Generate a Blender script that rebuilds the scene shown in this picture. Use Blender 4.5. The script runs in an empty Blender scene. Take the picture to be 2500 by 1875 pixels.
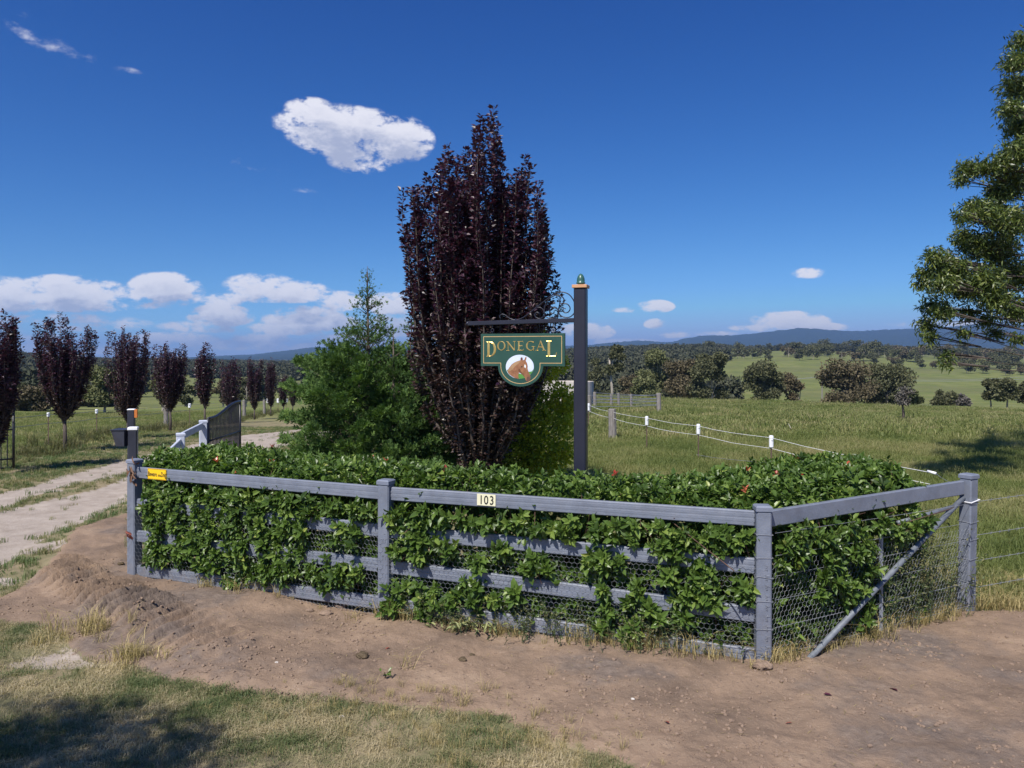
import bpy, math, random
import numpy as np
from mathutils import Vector, Matrix
R = math.radians
rng = np.random.default_rng(7)
random.seed(7)
scn = bpy.context.scene
COL = scn.collection

# ------------------------------------------------------------------ camera, sky, sun
FX, CXP, HZ, CH = 1900.0, 1250.0, 870.0, 2.6          # focal length (photo px), centre, eye level row, eye height
cam = bpy.data.cameras.new('camera'); camo = bpy.data.objects.new('camera', cam); COL.objects.link(camo)
camo.location = (0, 0, CH); camo.rotation_euler = (R(90), 0, 0)
cam.sensor_width = 36; cam.lens = FX/2500*36; cam.shift_y = -(937.5-HZ)/2500; cam.shift_x = 0
cam.clip_start = .1; cam.clip_end = 30000
scn.camera = camo
scn.view_settings.view_transform = 'Standard'; scn.view_settings.look = 'None'
scn.view_settings.exposure = 0.55; scn.view_settings.gamma = 1; scn.view_settings.use_curve_mapping = False
scn.cycles.max_bounces = 6; scn.cycles.transparent_max_bounces = 12; scn.cycles.volume_bounces = 0
SUN_EL = R(52); TRAVEL = Vector((.45, .893))          # horizontal direction the light travels
sd = bpy.data.lights.new('sun', 'SUN'); sd.energy = 4.4; sd.angle = R(.53); sd.color = (1, .95, .87)
so = bpy.data.objects.new('sun', sd); COL.objects.link(so)
tv = Vector((TRAVEL.x*math.cos(SUN_EL), TRAVEL.y*math.cos(SUN_EL), -math.sin(SUN_EL)))
so.rotation_euler = tv.to_track_quat('-Z', 'Y').to_euler()
HAZE_DENSITY = 1.25e-4

def px_dir(px, py):
    u = (px-CXP)/FX; v = (HZ-py)/FX
    n = math.sqrt(1+u*u)
    return math.atan2(u, 1), math.atan2(v, n)

def make_world():
    w = bpy.data.worlds.new('World'); scn.world = w; w.use_nodes = True
    nt = w.node_tree; N = nt.nodes; L = nt.links; N.clear()
    def M(op, a, b=None, c=None):
        n = N.new('ShaderNodeMath'); n.operation = op
        for i, v in enumerate((a, b, c)):
            if v is None: continue
            if isinstance(v, (int, float)): n.inputs[i].default_value = v
            else: L.new(v, n.inputs[i])
        return n.outputs[0]
    tc = N.new('ShaderNodeTexCoord'); sp = N.new('ShaderNodeSeparateXYZ'); L.new(tc.outputs['Generated'], sp.inputs[0])
    az = M('ARCTAN2', sp.outputs[0], sp.outputs[1]); el = M('ARCSINE', sp.outputs[2])
    sky = N.new('ShaderNodeTexSky'); sky.sky_type = 'NISHITA'; sky.sun_disc = False
    sky.sun_elevation = SUN_EL; sky.sun_rotation = math.atan2(-TRAVEL.x, -TRAVEL.y)
    sky.altitude = 900; sky.air_density = 1.0; sky.dust_density = .1; sky.ozone_density = 1.5
    lift = N.new('ShaderNodeVectorMath'); lift.operation = 'MULTIPLY_ADD'; lift.inputs[1].default_value = (1, 1, .92); lift.inputs[2].default_value = (0, 0, .14)
    L.new(tc.outputs['Generated'], lift.inputs[0]); nrm = N.new('ShaderNodeVectorMath'); nrm.operation = 'NORMALIZE'; L.new(lift.outputs[0], nrm.inputs[0]); L.new(nrm.outputs[0], sky.inputs['Vector'])
    hs = N.new('ShaderNodeHueSaturation'); hs.inputs['Saturation'].default_value = 1.22; hs.inputs['Value'].default_value = .92
    hs.inputs['Hue'].default_value = .512
    L.new(sky.outputs[0], hs.inputs['Color'])
    # the camera's strong saturation: a power curve for each channel of the sky
    sc_ = N.new('ShaderNodeSeparateColor'); L.new(hs.outputs[0], sc_.inputs[0]); cc_ = N.new('ShaderNodeCombineColor'); U_ = .1095
    for i_, (cap_, g_, k_) in enumerate(((.26, 2.35, 13.3), (.34, 1.85, 4.4), (.60, 1.45, 1.99))):
        L.new(M('MULTIPLY', M('POWER', M('MINIMUM', M('MULTIPLY', sc_.outputs[i_], U_), cap_), g_), k_/U_), cc_.inputs[i_])
    # cumulus: ellipses fixed on the sky dome; photo px centre, half width, half height, weight
    CL = [(850,330,150,62,1.0),(760,285,70,40,.8),(960,345,95,58,.9),(880,385,80,45,.7),(700,300,40,26,.35),
          (15,728,75,40,.9),(175,722,120,38,1),(250,742,60,22,.7),(60,790,110,22,.45),(180,790,150,20,.45),(405,712,72,36,1),(350,735,50,20,.5),(545,735,44,14,.6),(640,700,70,26,.8),(710,715,80,24,.9),(830,740,44,24,.8),(620,728,90,12,.5),
          (955,745,50,24,.9),(540,775,62,26,1),(500,800,90,14,.5),(760,785,88,30,1),(690,805,80,15,.6),(430,832,90,17,.8),(560,845,60,12,.6),(640,832,60,17,.7),(860,832,70,18,.9),(760,850,120,10,.5),(60,838,130,22,.45),(300,852,200,10,.45),(960,800,50,26,.7),(120,860,160,9,.4),
          (1600,750,46,17,.9),(1545,757,60,8,.30),(1600,792,28,14,.7),(1640,818,46,9,.6),(1450,812,50,22,.9),(1520,835,100,9,.45),(1975,668,42,15,.42),(1925,785,95,24,1),(1850,800,70,12,.7),(2010,800,60,12,.6),(2230,792,80,7,.22),
          (40,55,40,30,.13),(75,85,36,20,.12),(130,112,70,20,.12),(205,140,55,14,.11),(310,172,40,9,.11),(600,400,60,15,.13),(640,412,50,10,.11),(735,465,50,7,.10),(1400,808,40,16,.5),(2330,790,90,10,.25),(1750,815,60,7,.3)]
    grp = bpy.data.node_groups.new('cloud_field', 'ShaderNodeTree')
    grp.interface.new_socket('az', in_out='INPUT', socket_type='NodeSocketFloat')
    grp.interface.new_socket('el', in_out='INPUT', socket_type='NodeSocketFloat')
    grp.interface.new_socket('d', in_out='OUTPUT', socket_type='NodeSocketFloat')
    g = grp.nodes; gl = grp.links
    gi = g.new('NodeGroupInput'); go = g.new('NodeGroupOutput')
    def m(op, a, b=None, c=None):
        n = g.new('ShaderNodeMath'); n.operation = op
        for i, v in enumerate((a, b, c)):
            if v is None: continue
            if isinstance(v, (int, float)): n.inputs[i].default_value = v
            else: gl.new(v, n.inputs[i])
        return n.outputs[0]
    cv = g.new('ShaderNodeCombineXYZ'); gl.new(gi.outputs[0], cv.inputs[0]); gl.new(m('MULTIPLY', gi.outputs[1], 1.7), cv.inputs[1])
    def noise(scale, det, rough, off=0):
        n = g.new('ShaderNodeTexNoise'); n.inputs['Scale'].default_value = scale; n.inputs['Detail'].default_value = det
        n.inputs['Roughness'].default_value = rough; n.noise_dimensions = '3D'
        if off:
            a = g.new('ShaderNodeVectorMath'); a.operation = 'ADD'; a.inputs[1].default_value = (off, off, off)
            gl.new(cv.outputs[0], a.inputs[0]); gl.new(a.outputs[0], n.inputs['Vector'])
        else: gl.new(cv.outputs[0], n.inputs['Vector'])
        return n.outputs['Fac']
    n1 = m('SUBTRACT', noise(24, 9, .62), .5)
    def billow(scale):
        wv = g.new('ShaderNodeTexNoise'); wv.inputs['Scale'].default_value = scale*1.2; wv.inputs['Detail'].default_value = 3; gl.new(cv.outputs[0], wv.inputs['Vector'])
        mv = g.new('ShaderNodeVectorMath'); mv.operation = 'MULTIPLY_ADD'; mv.inputs[1].default_value = (.5/scale,)*3; gl.new(wv.outputs['Color'], mv.inputs[0]); gl.new(cv.outputs[0], mv.inputs[2])
        n = g.new('ShaderNodeTexVoronoi'); n.feature = 'SMOOTH_F1'; n.inputs['Smoothness'].default_value = .35; n.inputs['Scale'].default_value = scale; n.inputs['Detail'].default_value = 2.5; n.inputs['Roughness'].default_value = .55
        n.normalize = True
        gl.new(mv.outputs[0], n.inputs['Vector']); return n.outputs['Distance']
    n2 = m('SUBTRACT', .42, billow(30)); n3 = m('SUBTRACT', noise(85, 6, .6, 5.1), .5)
    acc = None
    for (px, py, rx, ry, wt) in CL:
        if px < 1100 and 680 < py < 870: rx, ry = rx*1.28, ry*1.22
        a0, e0 = px_dir(px, py)
        ra = rx/FX*math.cos(a0)**2; re = ry/FX*math.cos(a0)
        da = m('DIVIDE', m('SUBTRACT', gi.outputs[0], a0), ra*1.15)
        de0 = m('DIVIDE', m('SUBTRACT', gi.outputs[1], e0), re*1.2)
        de = m('MAXIMUM', de0, m('MULTIPLY', de0, -1.25))       # flatter base than top
        r2 = m('ADD', m('MULTIPLY', da, da), m('MULTIPLY', de, de))
        v = m('MULTIPLY', m('MAXIMUM', m('SUBTRACT', 1.0, r2), 0.0), wt)
        acc = v if acc is None else m('MAXIMUM', acc, v)
    # scattered cloud outside the frame, so the dome goes on; thickened for fill light
    base = m('SUBTRACT', m('MULTIPLY', noise(3.1, 8, .6, 9.1), 1.0), .57)
    far = m('GREATER_THAN', m('ABSOLUTE', gi.outputs[0]), .8)
    acc = m('ADD', acc, m('MULTIPLY', m('MULTIPLY', m('MAXIMUM', base, 0.0), far), 6.0))
    has = m('MINIMUM', m('ADD', m('MULTIPLY', acc, 3.0), m('MULTIPLY', m('MINIMUM', m('MULTIPLY', acc, 30.0), 1.0), .12)), 1.0)
    acc = m('MINIMUM', acc, 1.25)
    d = m('ADD', acc, m('MULTIPLY', has, m('ADD', m('ADD', m('MULTIPLY', n1, 3.0), m('MULTIPLY', n3, 1.5)), m('MULTIPLY', n2, 1.7))))
    gl.new(m('SUBTRACT', d, .10), go.inputs[0])
    def field(daz, dele):
        n = N.new('ShaderNodeGroup'); n.node_tree = grp
        L.new(M('ADD', az, daz), n.inputs[0]); L.new(M('ADD', el, dele), n.inputs[1]); return n.outputs[0]
    d0 = field(0, 0); d1 = M('ADD', M('MULTIPLY', M('MAXIMUM', field(-.010, .026), -.15), .6), M('MULTIPLY', field(-.005, .009), .4))
    alpha = N.new('ShaderNodeMapRange'); alpha.interpolation_type = 'SMOOTHSTEP'; alpha.inputs['From Min'].default_value = 0; alpha.inputs['From Max'].default_value = .72
    L.new(d0, alpha.inputs['Value'])
    sh = N.new('ShaderNodeMapRange'); sh.interpolation_type = 'SMOOTHSTEP'; sh.inputs['From Min'].default_value = .0; sh.inputs['From Max'].default_value = 1.25
    sh.inputs['To Min'].default_value = 0; sh.inputs['To Max'].default_value = 1
    L.new(d1, sh.inputs['Value'])
    cr = N.new('ShaderNodeMix'); cr.data_type = 'RGBA'; L.new(sh.outputs[0], cr.inputs[0])
    K = 1/.075
    cr.inputs[6].default_value = (.60*K, .60*K, .66*K, 1); cr.inputs[7].default_value = (.29*K, .325*K, .45*K, 1)
    mx = N.new('ShaderNodeMix'); mx.data_type = 'RGBA'
    L.new(M('MULTIPLY', alpha.outputs[0], .95), mx.inputs[0]); L.new(cc_.outputs[0], mx.inputs[6]); L.new(cr.outputs[2], mx.inputs[7])
    bg = N.new('ShaderNodeBackground'); bg.inputs[1].default_value = .075; L.new(mx.outputs[2], bg.inputs[0])
    out = N.new('ShaderNodeOutputWorld'); L.new(bg.outputs[0], out.inputs[0])
    w.cycles.sampling_method = 'MANUAL'; w.cycles.sample_map_resolution = 512
make_world()

# ------------------------------------------------------------------ helpers
def W(px, py, d): return Vector(((px-CXP)/FX*d, d, CH+(HZ-py)/FX*d))
def G(px, py, z=0.): d = (CH-z)*FX/(py-HZ); return ((px-CXP)/FX*d, d)
def tag(o, label=None, cat=None, group=None, kind=None):
    if label: o['label'] = label
    if cat: o['category'] = cat
    if group: o['group'] = group
    if kind: o['kind'] = kind
    return o
def empty(name, loc=(0, 0, 0), rz=0):
    o = bpy.data.objects.new(name, None); o.location = loc; o.rotation_euler = (0, 0, rz); o.empty_display_size = .2
    COL.objects.link(o); return o
def link(name, me, parent=None, mat=None):
    o = bpy.data.objects.new(name, me); COL.objects.link(o)
    if parent is not None: o.parent = parent
    if mat is not None:
        for m_ in (mat if isinstance(mat, (list, tuple)) else [mat]): me.materials.append(m_)
    return o
def fast_mesh(name, V, loops, totals, var=None, attrs=None, smooth=False, matidx=None):
    me = bpy.data.meshes.new(name)
    V = np.ascontiguousarray(V, dtype=np.float32).reshape(-1, 3)
    loops = np.ascontiguousarray(loops, dtype=np.int32).ravel(); totals = np.ascontiguousarray(totals, dtype=np.int32).ravel()
    me.vertices.add(len(V)); me.vertices.foreach_set('co', V.ravel())
    me.loops.add(len(loops)); me.loops.foreach_set('vertex_index', loops)
    me.polygons.add(len(totals))
    starts = np.concatenate(([0], np.cumsum(totals)[:-1])).astype(np.int32)
    me.polygons.foreach_set('loop_start', starts); me.polygons.foreach_set('loop_total', totals)
    if matidx is not None: me.polygons.foreach_set('material_index', np.asarray(matidx, dtype=np.int32))
    me.polygons.foreach_set('use_smooth', np.full(len(totals), smooth))
    at = dict(attrs or {})
    if var is not None: at['var'] = var
    for k, a in at.items():
        t = me.attributes.new(k, 'FLOAT', 'POINT'); t.data.foreach_set('value', np.ascontiguousarray(a, dtype=np.float32))
    me.update(calc_edges=True); me.validate()
    return me
class MB:                                   # collects simple solids into one mesh
    def __init__(s): s.v = []; s.f = []
    def add(s, v, f):
        n = len(s.v); s.v += [tuple(x) for x in v]; s.f += [tuple(i+n for i in q) for q in f]; return s
    def box(s, c, size, M=None, bev=0.0):
        hx, hy, hz = size[0]/2, size[1]/2, size[2]/2
        if bev <= 0:
            v = [Vector((x*hx, y*hy, z*hz)) for x in (-1, 1) for y in (-1, 1) for z in (-1, 1)]
            f = [(0,1,3,2),(4,6,7,5),(0,4,5,1),(2,3,7,6),(0,2,6,4),(1,5,7,3)]
        else:
            b = min(bev, hx*.9, hy*.9, hz*.9); v = []; idx = {}
            for x in (-1, 1):
                for y in (-1, 1):
                    for z in (-1, 1):
                        for a in range(3):
                            p = [x*hx, y*hy, z*hz]
                            for k in range(3):
                                if k != a: p[k] -= (x, y, z)[k]*b
                            idx[(x, y, z, a)] = len(v); v.append(Vector(p))
            f = []
            for a in range(3):
                o = [(a+1) % 3, (a+2) % 3]
                for sg in (-1, 1):
                    q = []
                    for (i, j) in ((-1, -1), (1, -1), (1, 1), (-1, 1)):
                        c3 = [0, 0, 0]; c3[a] = sg; c3[o[0]] = i; c3[o[1]] = j; q.append(idx[(c3[0], c3[1], c3[2], a)])
                    f.append(tuple(q if sg > 0 else q[::-1]))
            for a in range(3):           # edges parallel to axis a
                o = [(a+1) % 3, (a+2) % 3]
                for i in (-1, 1):
                    for j in (-1, 1):
                        lo = [0, 0, 0]; lo[a] = -1; lo[o[0]] = i; lo[o[1]] = j
                        hi = list(lo); hi[a] = 1
                        q = [idx[(*lo, o[0])], idx[(*hi, o[0])], idx[(*hi, o[1])], idx[(*lo, o[1])]]
                        f.append(tuple(q if i*j < 0 else q[::-1]))
            for x in (-1, 1):
                for y in (-1, 1):
                    for z in (-1, 1):
                        q = [idx[(x, y, z, a)] for a in range(3)]
                        f.append(tuple(q if x*y*z > 0 else q[::-1]))
        c = Vector(c)
        v = [(M @ p if M is not None else p)+c for p in v]
        return s.add(v, f)
    def tube(s, pts, rad, n=6, caps=True):
        pts = [Vector(p) for p in pts]
        if not isinstance(rad, (list, tuple, np.ndarray)): rad = [rad]*len(pts)
        up = None; V = []; F = []
        for i, p in enumerate(pts):
            t = (pts[min(i+1, len(pts)-1)]-pts[max(i-1, 0)])
            if t.length < 1e-9: t = Vector((0, 0, 1))
            t.normalize()
            if up is None:
                up = Vector((0, 0, 1)) if abs(t.z) < .9 else Vector((1, 0, 0))
            a = t.cross(up)
            if a.length < 1e-6: a = t.orthogonal()
            a.normalize(); b = a.cross(t); up = b
            for k in range(n):
                an = 2*math.pi*k/n
                V.append(p+(a*math.cos(an)+b*math.sin(an))*rad[i])
        for i in range(len(pts)-1):
            for k in range(n):
                k2 = (k+1) % n
                F.append((i*n+k, i*n+k2, (i+1)*n+k2, (i+1)*n+k))
        if caps and n > 2:
            F.append(tuple(range(n))[::-1]); F.append(tuple((len(pts)-1)*n+k for k in range(n)))
        return s.add(V, F)
    def lathe(s, c, prof, n=20):
        V = []; F = []
        for (r, z) in prof:
            for k in range(n):
                a = 2*math.pi*k/n; V.append((c[0]+r*math.cos(a), c[1]+r*math.sin(a), c[2]+z))
        for i in range(len(prof)-1):
            for k in range(n):
                k2 = (k+1) % n; F.append((i*n+k, i*n+k2, (i+1)*n+k2, (i+1)*n+k))
        F.append(tuple(range(n))[::-1]); F.append(tuple((len(prof)-1)*n+k for k in range(n)))
        return s.add(V, F)
    def build(s, name, mat, parent=None, smooth=False):
        me = bpy.data.meshes.new(name); me.from_pydata(s.v, [], s.f); me.update()
        if smooth: me.polygons.foreach_set('use_smooth', [True]*len(me.polygons))
        return link(name, me, parent, mat)

def _h(ix, iy, seed):
    n = (ix*374761393+iy*668265263+seed*982451653) & 0xffffffff
    n = ((n ^ (n >> 13))*1274126177) & 0xffffffff
    return ((n ^ (n >> 16)) & 0xffff)/65535.0
def vn(x, y, seed=0):
    x = np.asarray(x, float); y = np.asarray(y, float)
    ix = np.floor(x).astype(np.int64); iy = np.floor(y).astype(np.int64); fx = x-ix; fy = y-iy
    fx = fx*fx*(3-2*fx); fy = fy*fy*(3-2*fy)
    a = _h(ix, iy, seed); b = _h(ix+1, iy, seed); c = _h(ix, iy+1, seed); d = _h(ix+1, iy+1, seed)
    return (a*(1-fx)+b*fx)*(1-fy)+(c*(1-fx)+d*fx)*fy
def fbm(x, y, sc, octv=4, seed=0, gain=.5):
    s = 0; a = 1; t = 0
    for k in range(octv):
        s = s+a*vn(x/sc*2**k+17.3*k, y/sc*2**k+9.1*k, seed+k); t += a; a *= gain
    return s/t-.5
def sm(x, a, b): t = np.clip((x-a)/(b-a), 0, 1); return t*t*(3-2*t)
def rotM(D, Nn):
    """frames (N,3,3): columns = length axis D, side axis, normal axis"""
    D = D/np.linalg.norm(D, axis=1, keepdims=True)
    S = np.cross(Nn, D); l = np.linalg.norm(S, axis=1, keepdims=True); S = np.where(l > 1e-5, S/np.maximum(l, 1e-9), np.array([1., 0, 0]))
    U = np.cross(D, S)
    return np.stack([D, S, U], axis=2)
LEAF = (np.array([(0,0,0),(.3,-.42,.10),(.7,-.36,.06),(1,0,-.12),(.7,.36,.06),(.3,.42,.10),(.3,0,0),(.7,0,-.03)], float),
        [(0,1,6),(0,6,5),(1,2,7,6),(6,7,4,5),(2,3,7),(7,3,4)])
SLIM = (np.array([(0,0,0),(.4,-.5,.02),(.4,.5,.02),(1,0,-.10)], float), [(0,1,2),(1,3,2)])
LEAF4 = (np.array([(0,0,0),(.45,-.5,.12),(1,0,-.05),(.45,.5,.12)], float), [(0,1,2),(0,2,3)])
def leafcloud(name, tmpl, P, M, L, Wd, mat, parent=None, var=None, smooth=False, matidx=None):
    tv_, tf = tmpl; n = len(P); k = len(tv_)
    L = np.broadcast_to(np.asarray(L, float), (n,)); Wd = np.broadcast_to(np.asarray(Wd, float), (n,))
    loc = tv_[None]*np.stack([L, Wd, L], 1)[:, None, :]
    V = P[:, None, :]+np.einsum('nij,nkj->nki', M, loc)
    fl = np.concatenate([np.array(f) for f in tf]); tt = np.array([len(f) for f in tf])
    loops = (fl[None]+np.arange(n)[:, None]*k); tot = np.tile(tt, n)
    if var is None: var = rng.random(n)
    mi = None if matidx is None else np.repeat(matidx, len(tt))
    me = fast_mesh(name, V, loops, tot, var=np.repeat(var, k), smooth=smooth, matidx=mi)
    return link(name, me, parent, mat)

# ------------------------------------------------------------------ materials
def new_mat(name):
    m_ = bpy.data.materials.new(name); m_.use_nodes = True; nt = m_.node_tree
    b = nt.nodes['Principled BSDF']; return m_, nt, b
def ramp(nt, fac, stops):
    r = nt.nodes.new('ShaderNodeValToRGB'); e = r.color_ramp.elements
    while len(e) < len(stops): e.new(.5)
    for i, (p, c) in enumerate(stops): e[i].position = p; e[i].color = (*c, 1)
    nt.links.new(fac, r.inputs[0]); return r.outputs[0]
def noise_n(nt, scale, detail=4, rough=.55, coord='Object', stretch=None):
    tc = nt.nodes.new('ShaderNodeTexCoord'); n = nt.nodes.new('ShaderNodeTexNoise')
    n.inputs['Scale'].default_value = scale; n.inputs['Detail'].default_value = detail; n.inputs['Roughness'].default_value = rough
    if coord == 'World':
        g = nt.nodes.new('ShaderNodeNewGeometry'); src = g.outputs['Position']
    else: src = tc.outputs[coord]
    if stretch:
        mp = nt.nodes.new('ShaderNodeMapping'); mp.inputs['Scale'].default_value = stretch; nt.links.new(src, mp.inputs[0]); src = mp.outputs[0]
    nt.links.new(src, n.inputs['Vector']); return n.outputs['Fac']
def surf(name, stops, scale=6, rough=.6, bump=0., bscale=None, spec=.4, metal=0., detail=5, stretch=None, coord='Object'):
    m_, nt, b = new_mat(name)
    f = noise_n(nt, scale, detail, .6, coord, stretch)
    if len(stops[0]) == 3: stops = [(.3, stops[0]), (.7, stops[1])]
    nt.links.new(ramp(nt, f, stops), b.inputs['Base Color'])
    b.inputs['Roughness'].default_value = rough; b.inputs['Specular IOR Level'].default_value = spec; b.inputs['Metallic'].default_value = metal
    if bump:
        bp = nt.nodes.new('ShaderNodeBump'); bp.inputs['Strength'].default_value = bump; bp.inputs['Distance'].default_value = .01
        nt.links.new(noise_n(nt, bscale or scale*6, 5, .6, coord, stretch), bp.inputs['Height']); nt.links.new(bp.outputs[0], b.inputs['Normal'])
    return m_
def leaf_mat(name, stops, rough=.5, spec=.4, trans=.25, world_scale=0., instrand=False, tcol=None):
    m_, nt, b = new_mat(name); L = nt.links
    a = nt.nodes.new('ShaderNodeAttribute'); a.attribute_name = 'var'; fac = a.outputs['Fac']
    if instrand:
        oi = nt.nodes.new('ShaderNodeObjectInfo'); mm = nt.nodes.new('ShaderNodeMath'); mm.operation = 'MULTIPLY_ADD'
        mm.inputs[1].default_value = .5; L.new(oi.outputs['Random'], mm.inputs[0])
        m3 = nt.nodes.new('ShaderNodeMath'); m3.operation = 'MULTIPLY'; m3.inputs[1].default_value = .5; L.new(fac, m3.inputs[0])
        L.new(m3.outputs[0], mm.inputs[2]); fac = mm.outputs[0]
    if world_scale:
        nz = noise_n(nt, world_scale, 3, .6, 'World')
        mm = nt.nodes.new('ShaderNodeMath'); mm.operation = 'MULTIPLY_ADD'; mm.inputs[1].default_value = 2.0; mm.use_clamp = True
        L.new(nz, mm.inputs[0])
        m3 = nt.nodes.new('ShaderNodeMath'); m3.operation = 'MULTIPLY_ADD'; m3.inputs[1].default_value = .55; m3.inputs[2].default_value = -.77; L.new(fac, m3.inputs[0])
        L.new(m3.outputs[0], mm.inputs[2]); fac = mm.outputs[0]
    c = ramp(nt, fac, stops); L.new(c, b.inputs['Base Color'])
    b.inputs['Roughness'].default_value = rough; b.inputs['Specular IOR Level'].default_value = spec
    if trans:
        t = nt.nodes.new('ShaderNodeBsdfTranslucent'); mx = nt.nodes.new('ShaderNodeMixShader'); mx.inputs[0].default_value = trans
        h = nt.nodes.new('ShaderNodeMix'); h.data_type = 'RGBA'; h.blend_type = 'MULTIPLY'; h.inputs[0].default_value = 1
        h.inputs[7].default_value = (*(tcol or (1.3, 1.5, .6)), 1); L.new(c, h.inputs[6]); L.new(h.outputs[2], t.inputs[0])
        L.new(b.outputs[0], mx.inputs[1]); L.new(t.outputs[0], mx.inputs[2])
        L.new(mx.outputs[0], nt.nodes['Material Output'].inputs['Surface'])
    return m_
M = {}
M['vinyl'] = surf('weathered grey fence paint', [(.25, (.125,.140,.180)), (.55, (.165,.185,.235)), (.8, (.205,.225,.275))], 7, .45, .25, 60, .5, stretch=(1,1,1))
def dirty(m_, z1=.45):
    nt = m_.node_tree; b = nt.nodes['Principled BSDF']; L = nt.links; src = b.inputs['Base Color'].links[0].from_socket
    g = nt.nodes.new('ShaderNodeNewGeometry'); sp_ = nt.nodes.new('ShaderNodeSeparateXYZ'); L.new(g.outputs['Position'], sp_.inputs[0])
    mr = nt.nodes.new('ShaderNodeMapRange'); mr.inputs[1].default_value = z1; mr.inputs[2].default_value = -.05; mr.inputs[3].default_value = .12; mr.inputs[4].default_value = .75; L.new(sp_.outputs[2], mr.inputs[0])
    f = noise_n(nt, 9, 7, .75, 'World'); t_ = nt.nodes.new('ShaderNodeMapRange'); t_.inputs[1].default_value = .45; t_.inputs[2].default_value = .72; L.new(f, t_.inputs[0])
    mu = nt.nodes.new('ShaderNodeMath'); mu.operation = 'MULTIPLY'; L.new(mr.outputs[0], mu.inputs[0]); L.new(t_.outputs[0], mu.inputs[1])
    mx = nt.nodes.new('ShaderNodeMix'); mx.data_type = 'RGBA'; mx.inputs[7].default_value = (.20, .155, .12, 1); L.new(mu.outputs[0], mx.inputs[0]); L.new(src, mx.inputs[6]); L.new(mx.outputs[2], b.inputs['Base Color'])
dirty(M['vinyl'])
M['vinyl_cap'] = surf('grey fence cap', [(.15,.17,.22), (.19,.21,.27)], 9, .5, .2, 70)
M['lightpaint'] = surf('pale grey gate post paint', [(.40,.43,.52), (.52,.55,.63)], 6, .5, .1, 50)
M['charcoal'] = surf('charcoal paint', [(.020,.022,.034), (.032,.034,.048)], 5, .42, .12, 60, .5)
M['signpaint'] = surf('dark navy post paint', [(.013,.014,.026), (.020,.021,.036)], 3, .38, .08, 50, .5)
M['black'] = surf('black gate enamel', [(.012,.012,.018), (.02,.02,.028)], 8, .4, 0, spec=.5)
M['galv'] = surf('galvanised steel', [(.20,.22,.26), (.32,.34,.39)], 25, .45, .15, 90, .5, .35)
M['pipe'] = surf('dull grey pipe', [(.11,.125,.15), (.20,.22,.25)], 14, .6, .2, 70, .4, .1)
M['wire'] = surf('galvanised wire', [(.16,.17,.19), (.26,.27,.30)], 30, .5, 0, spec=.4)
M['whitewire'] = surf('white sighter wire', [(.70,.70,.72), (.82,.82,.83)], 20, .5)
M['whiteplastic'] = surf('white plastic', [(.72,.73,.76), (.84,.84,.86)], 12, .4, spec=.5)
M['rust'] = surf('rusty star picket steel', [(.07,.045,.035), (.13,.09,.07)], 30, .8, .3, 90)
M['oldwood'] = surf('weathered grey timber', [(.14,.125,.115), (.30,.275,.255)], 10, .9, .6, 30, .2, stretch=(4,4,.5))
M['copper'] = surf('tan painted collar', [(.50,.26,.13), (.60,.34,.18)], 8, .5)
M['acorn'] = surf('dark green finial paint', [(.025,.085,.07), (.04,.12,.10)], 6, .35, spec=.5)
M['board'] = surf('dark green sign paint', [(.018,.062,.048), (.026,.078,.060)], 5, .45, .05, 60)
M['boardline'] = surf('gold sign line paint', [(.50,.33,.14), (.60,.42,.2)], 20, .5)
M['gold'] = surf('gold leaf', [(.72,.47,.13), (.95,.68,.25)], 25, .28, .2, 60, .5, .75)
M['yellow'] = surf('yellow plastic sign', [(.85,.50,.01), (.92,.56,.015)], 10, .4)
M['ink'] = surf('black print', [(.012,.012,.012), (.02,.02,.02)], 10, .6)
M['cream'] = surf('cream number plate', [(.66,.63,.42), (.74,.70,.5)], 12, .5)
M['orange'] = surf('orange reflector', [(.42,.13,.03), (.55,.18,.04)], 10, .4)
M['bark'] = surf('dark grey bark', [(.05,.04,.035), (.13,.105,.09)], 14, .9, .7, 40, .2, stretch=(1,1,.4))
M['gumbark'] = surf('pale gum bark', [(.17,.145,.12), (.42,.38,.33)], 5, .8, .5, 30, .2, stretch=(1,1,.4))
M['twig'] = surf('reddish brown twig', [(.06,.035,.025), (.13,.07,.045)], 20, .8)
M['concrete'] = surf('concrete', [(.42,.38,.34), (.56,.51,.46)], 2, .9, .3, 30)
M['hedge'] = leaf_mat('glossy hedge leaf', [(0,(.035,.066,.012)),(.35,(.066,.118,.021)),(.7,(.108,.175,.033)),(.93,(.17,.24,.05)),(1,(.30,.34,.08))], .40, .42, .26)
M['hedge_red'] = leaf_mat('red new hedge leaf', [(0,(.30,.03,.02)),(.6,(.42,.06,.03)),(1,(.5,.16,.08))], .35, .5, .25, tcol=(1.4,.7,.5))
M['plum'] = leaf_mat('purple plum leaf', [(0,(.013,.006,.014)),(.45,(.034,.011,.028)),(.8,(.062,.018,.036)),(1,(.10,.048,.060))], .42, .5, .14, tcol=(1.7,.7,.8))
M['plum_low'] = leaf_mat('bronze plum leaf', [(0,(.022,.013,.014)),(.45,(.046,.026,.024)),(.8,(.080,.050,.042)),(1,(.11,.09,.06))], .42, .5, .12, tcol=(1.5,.8,.7))
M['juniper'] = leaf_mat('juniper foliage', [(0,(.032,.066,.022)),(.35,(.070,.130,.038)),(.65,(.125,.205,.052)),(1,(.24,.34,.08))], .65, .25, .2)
M['golden'] = leaf_mat('golden green leaf', [(0,(.04,.08,.015)),(.4,(.12,.18,.02)),(.7,(.32,.37,.03)),(1,(.52,.52,.05))], .45, .4, .3)
M['gum'] = leaf_mat('gum leaf', [(0,(.028,.046,.012)),(.4,(.058,.088,.018)),(.8,(.115,.150,.027)),(1,(.21,.23,.055))], .42, .5, .2)
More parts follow.
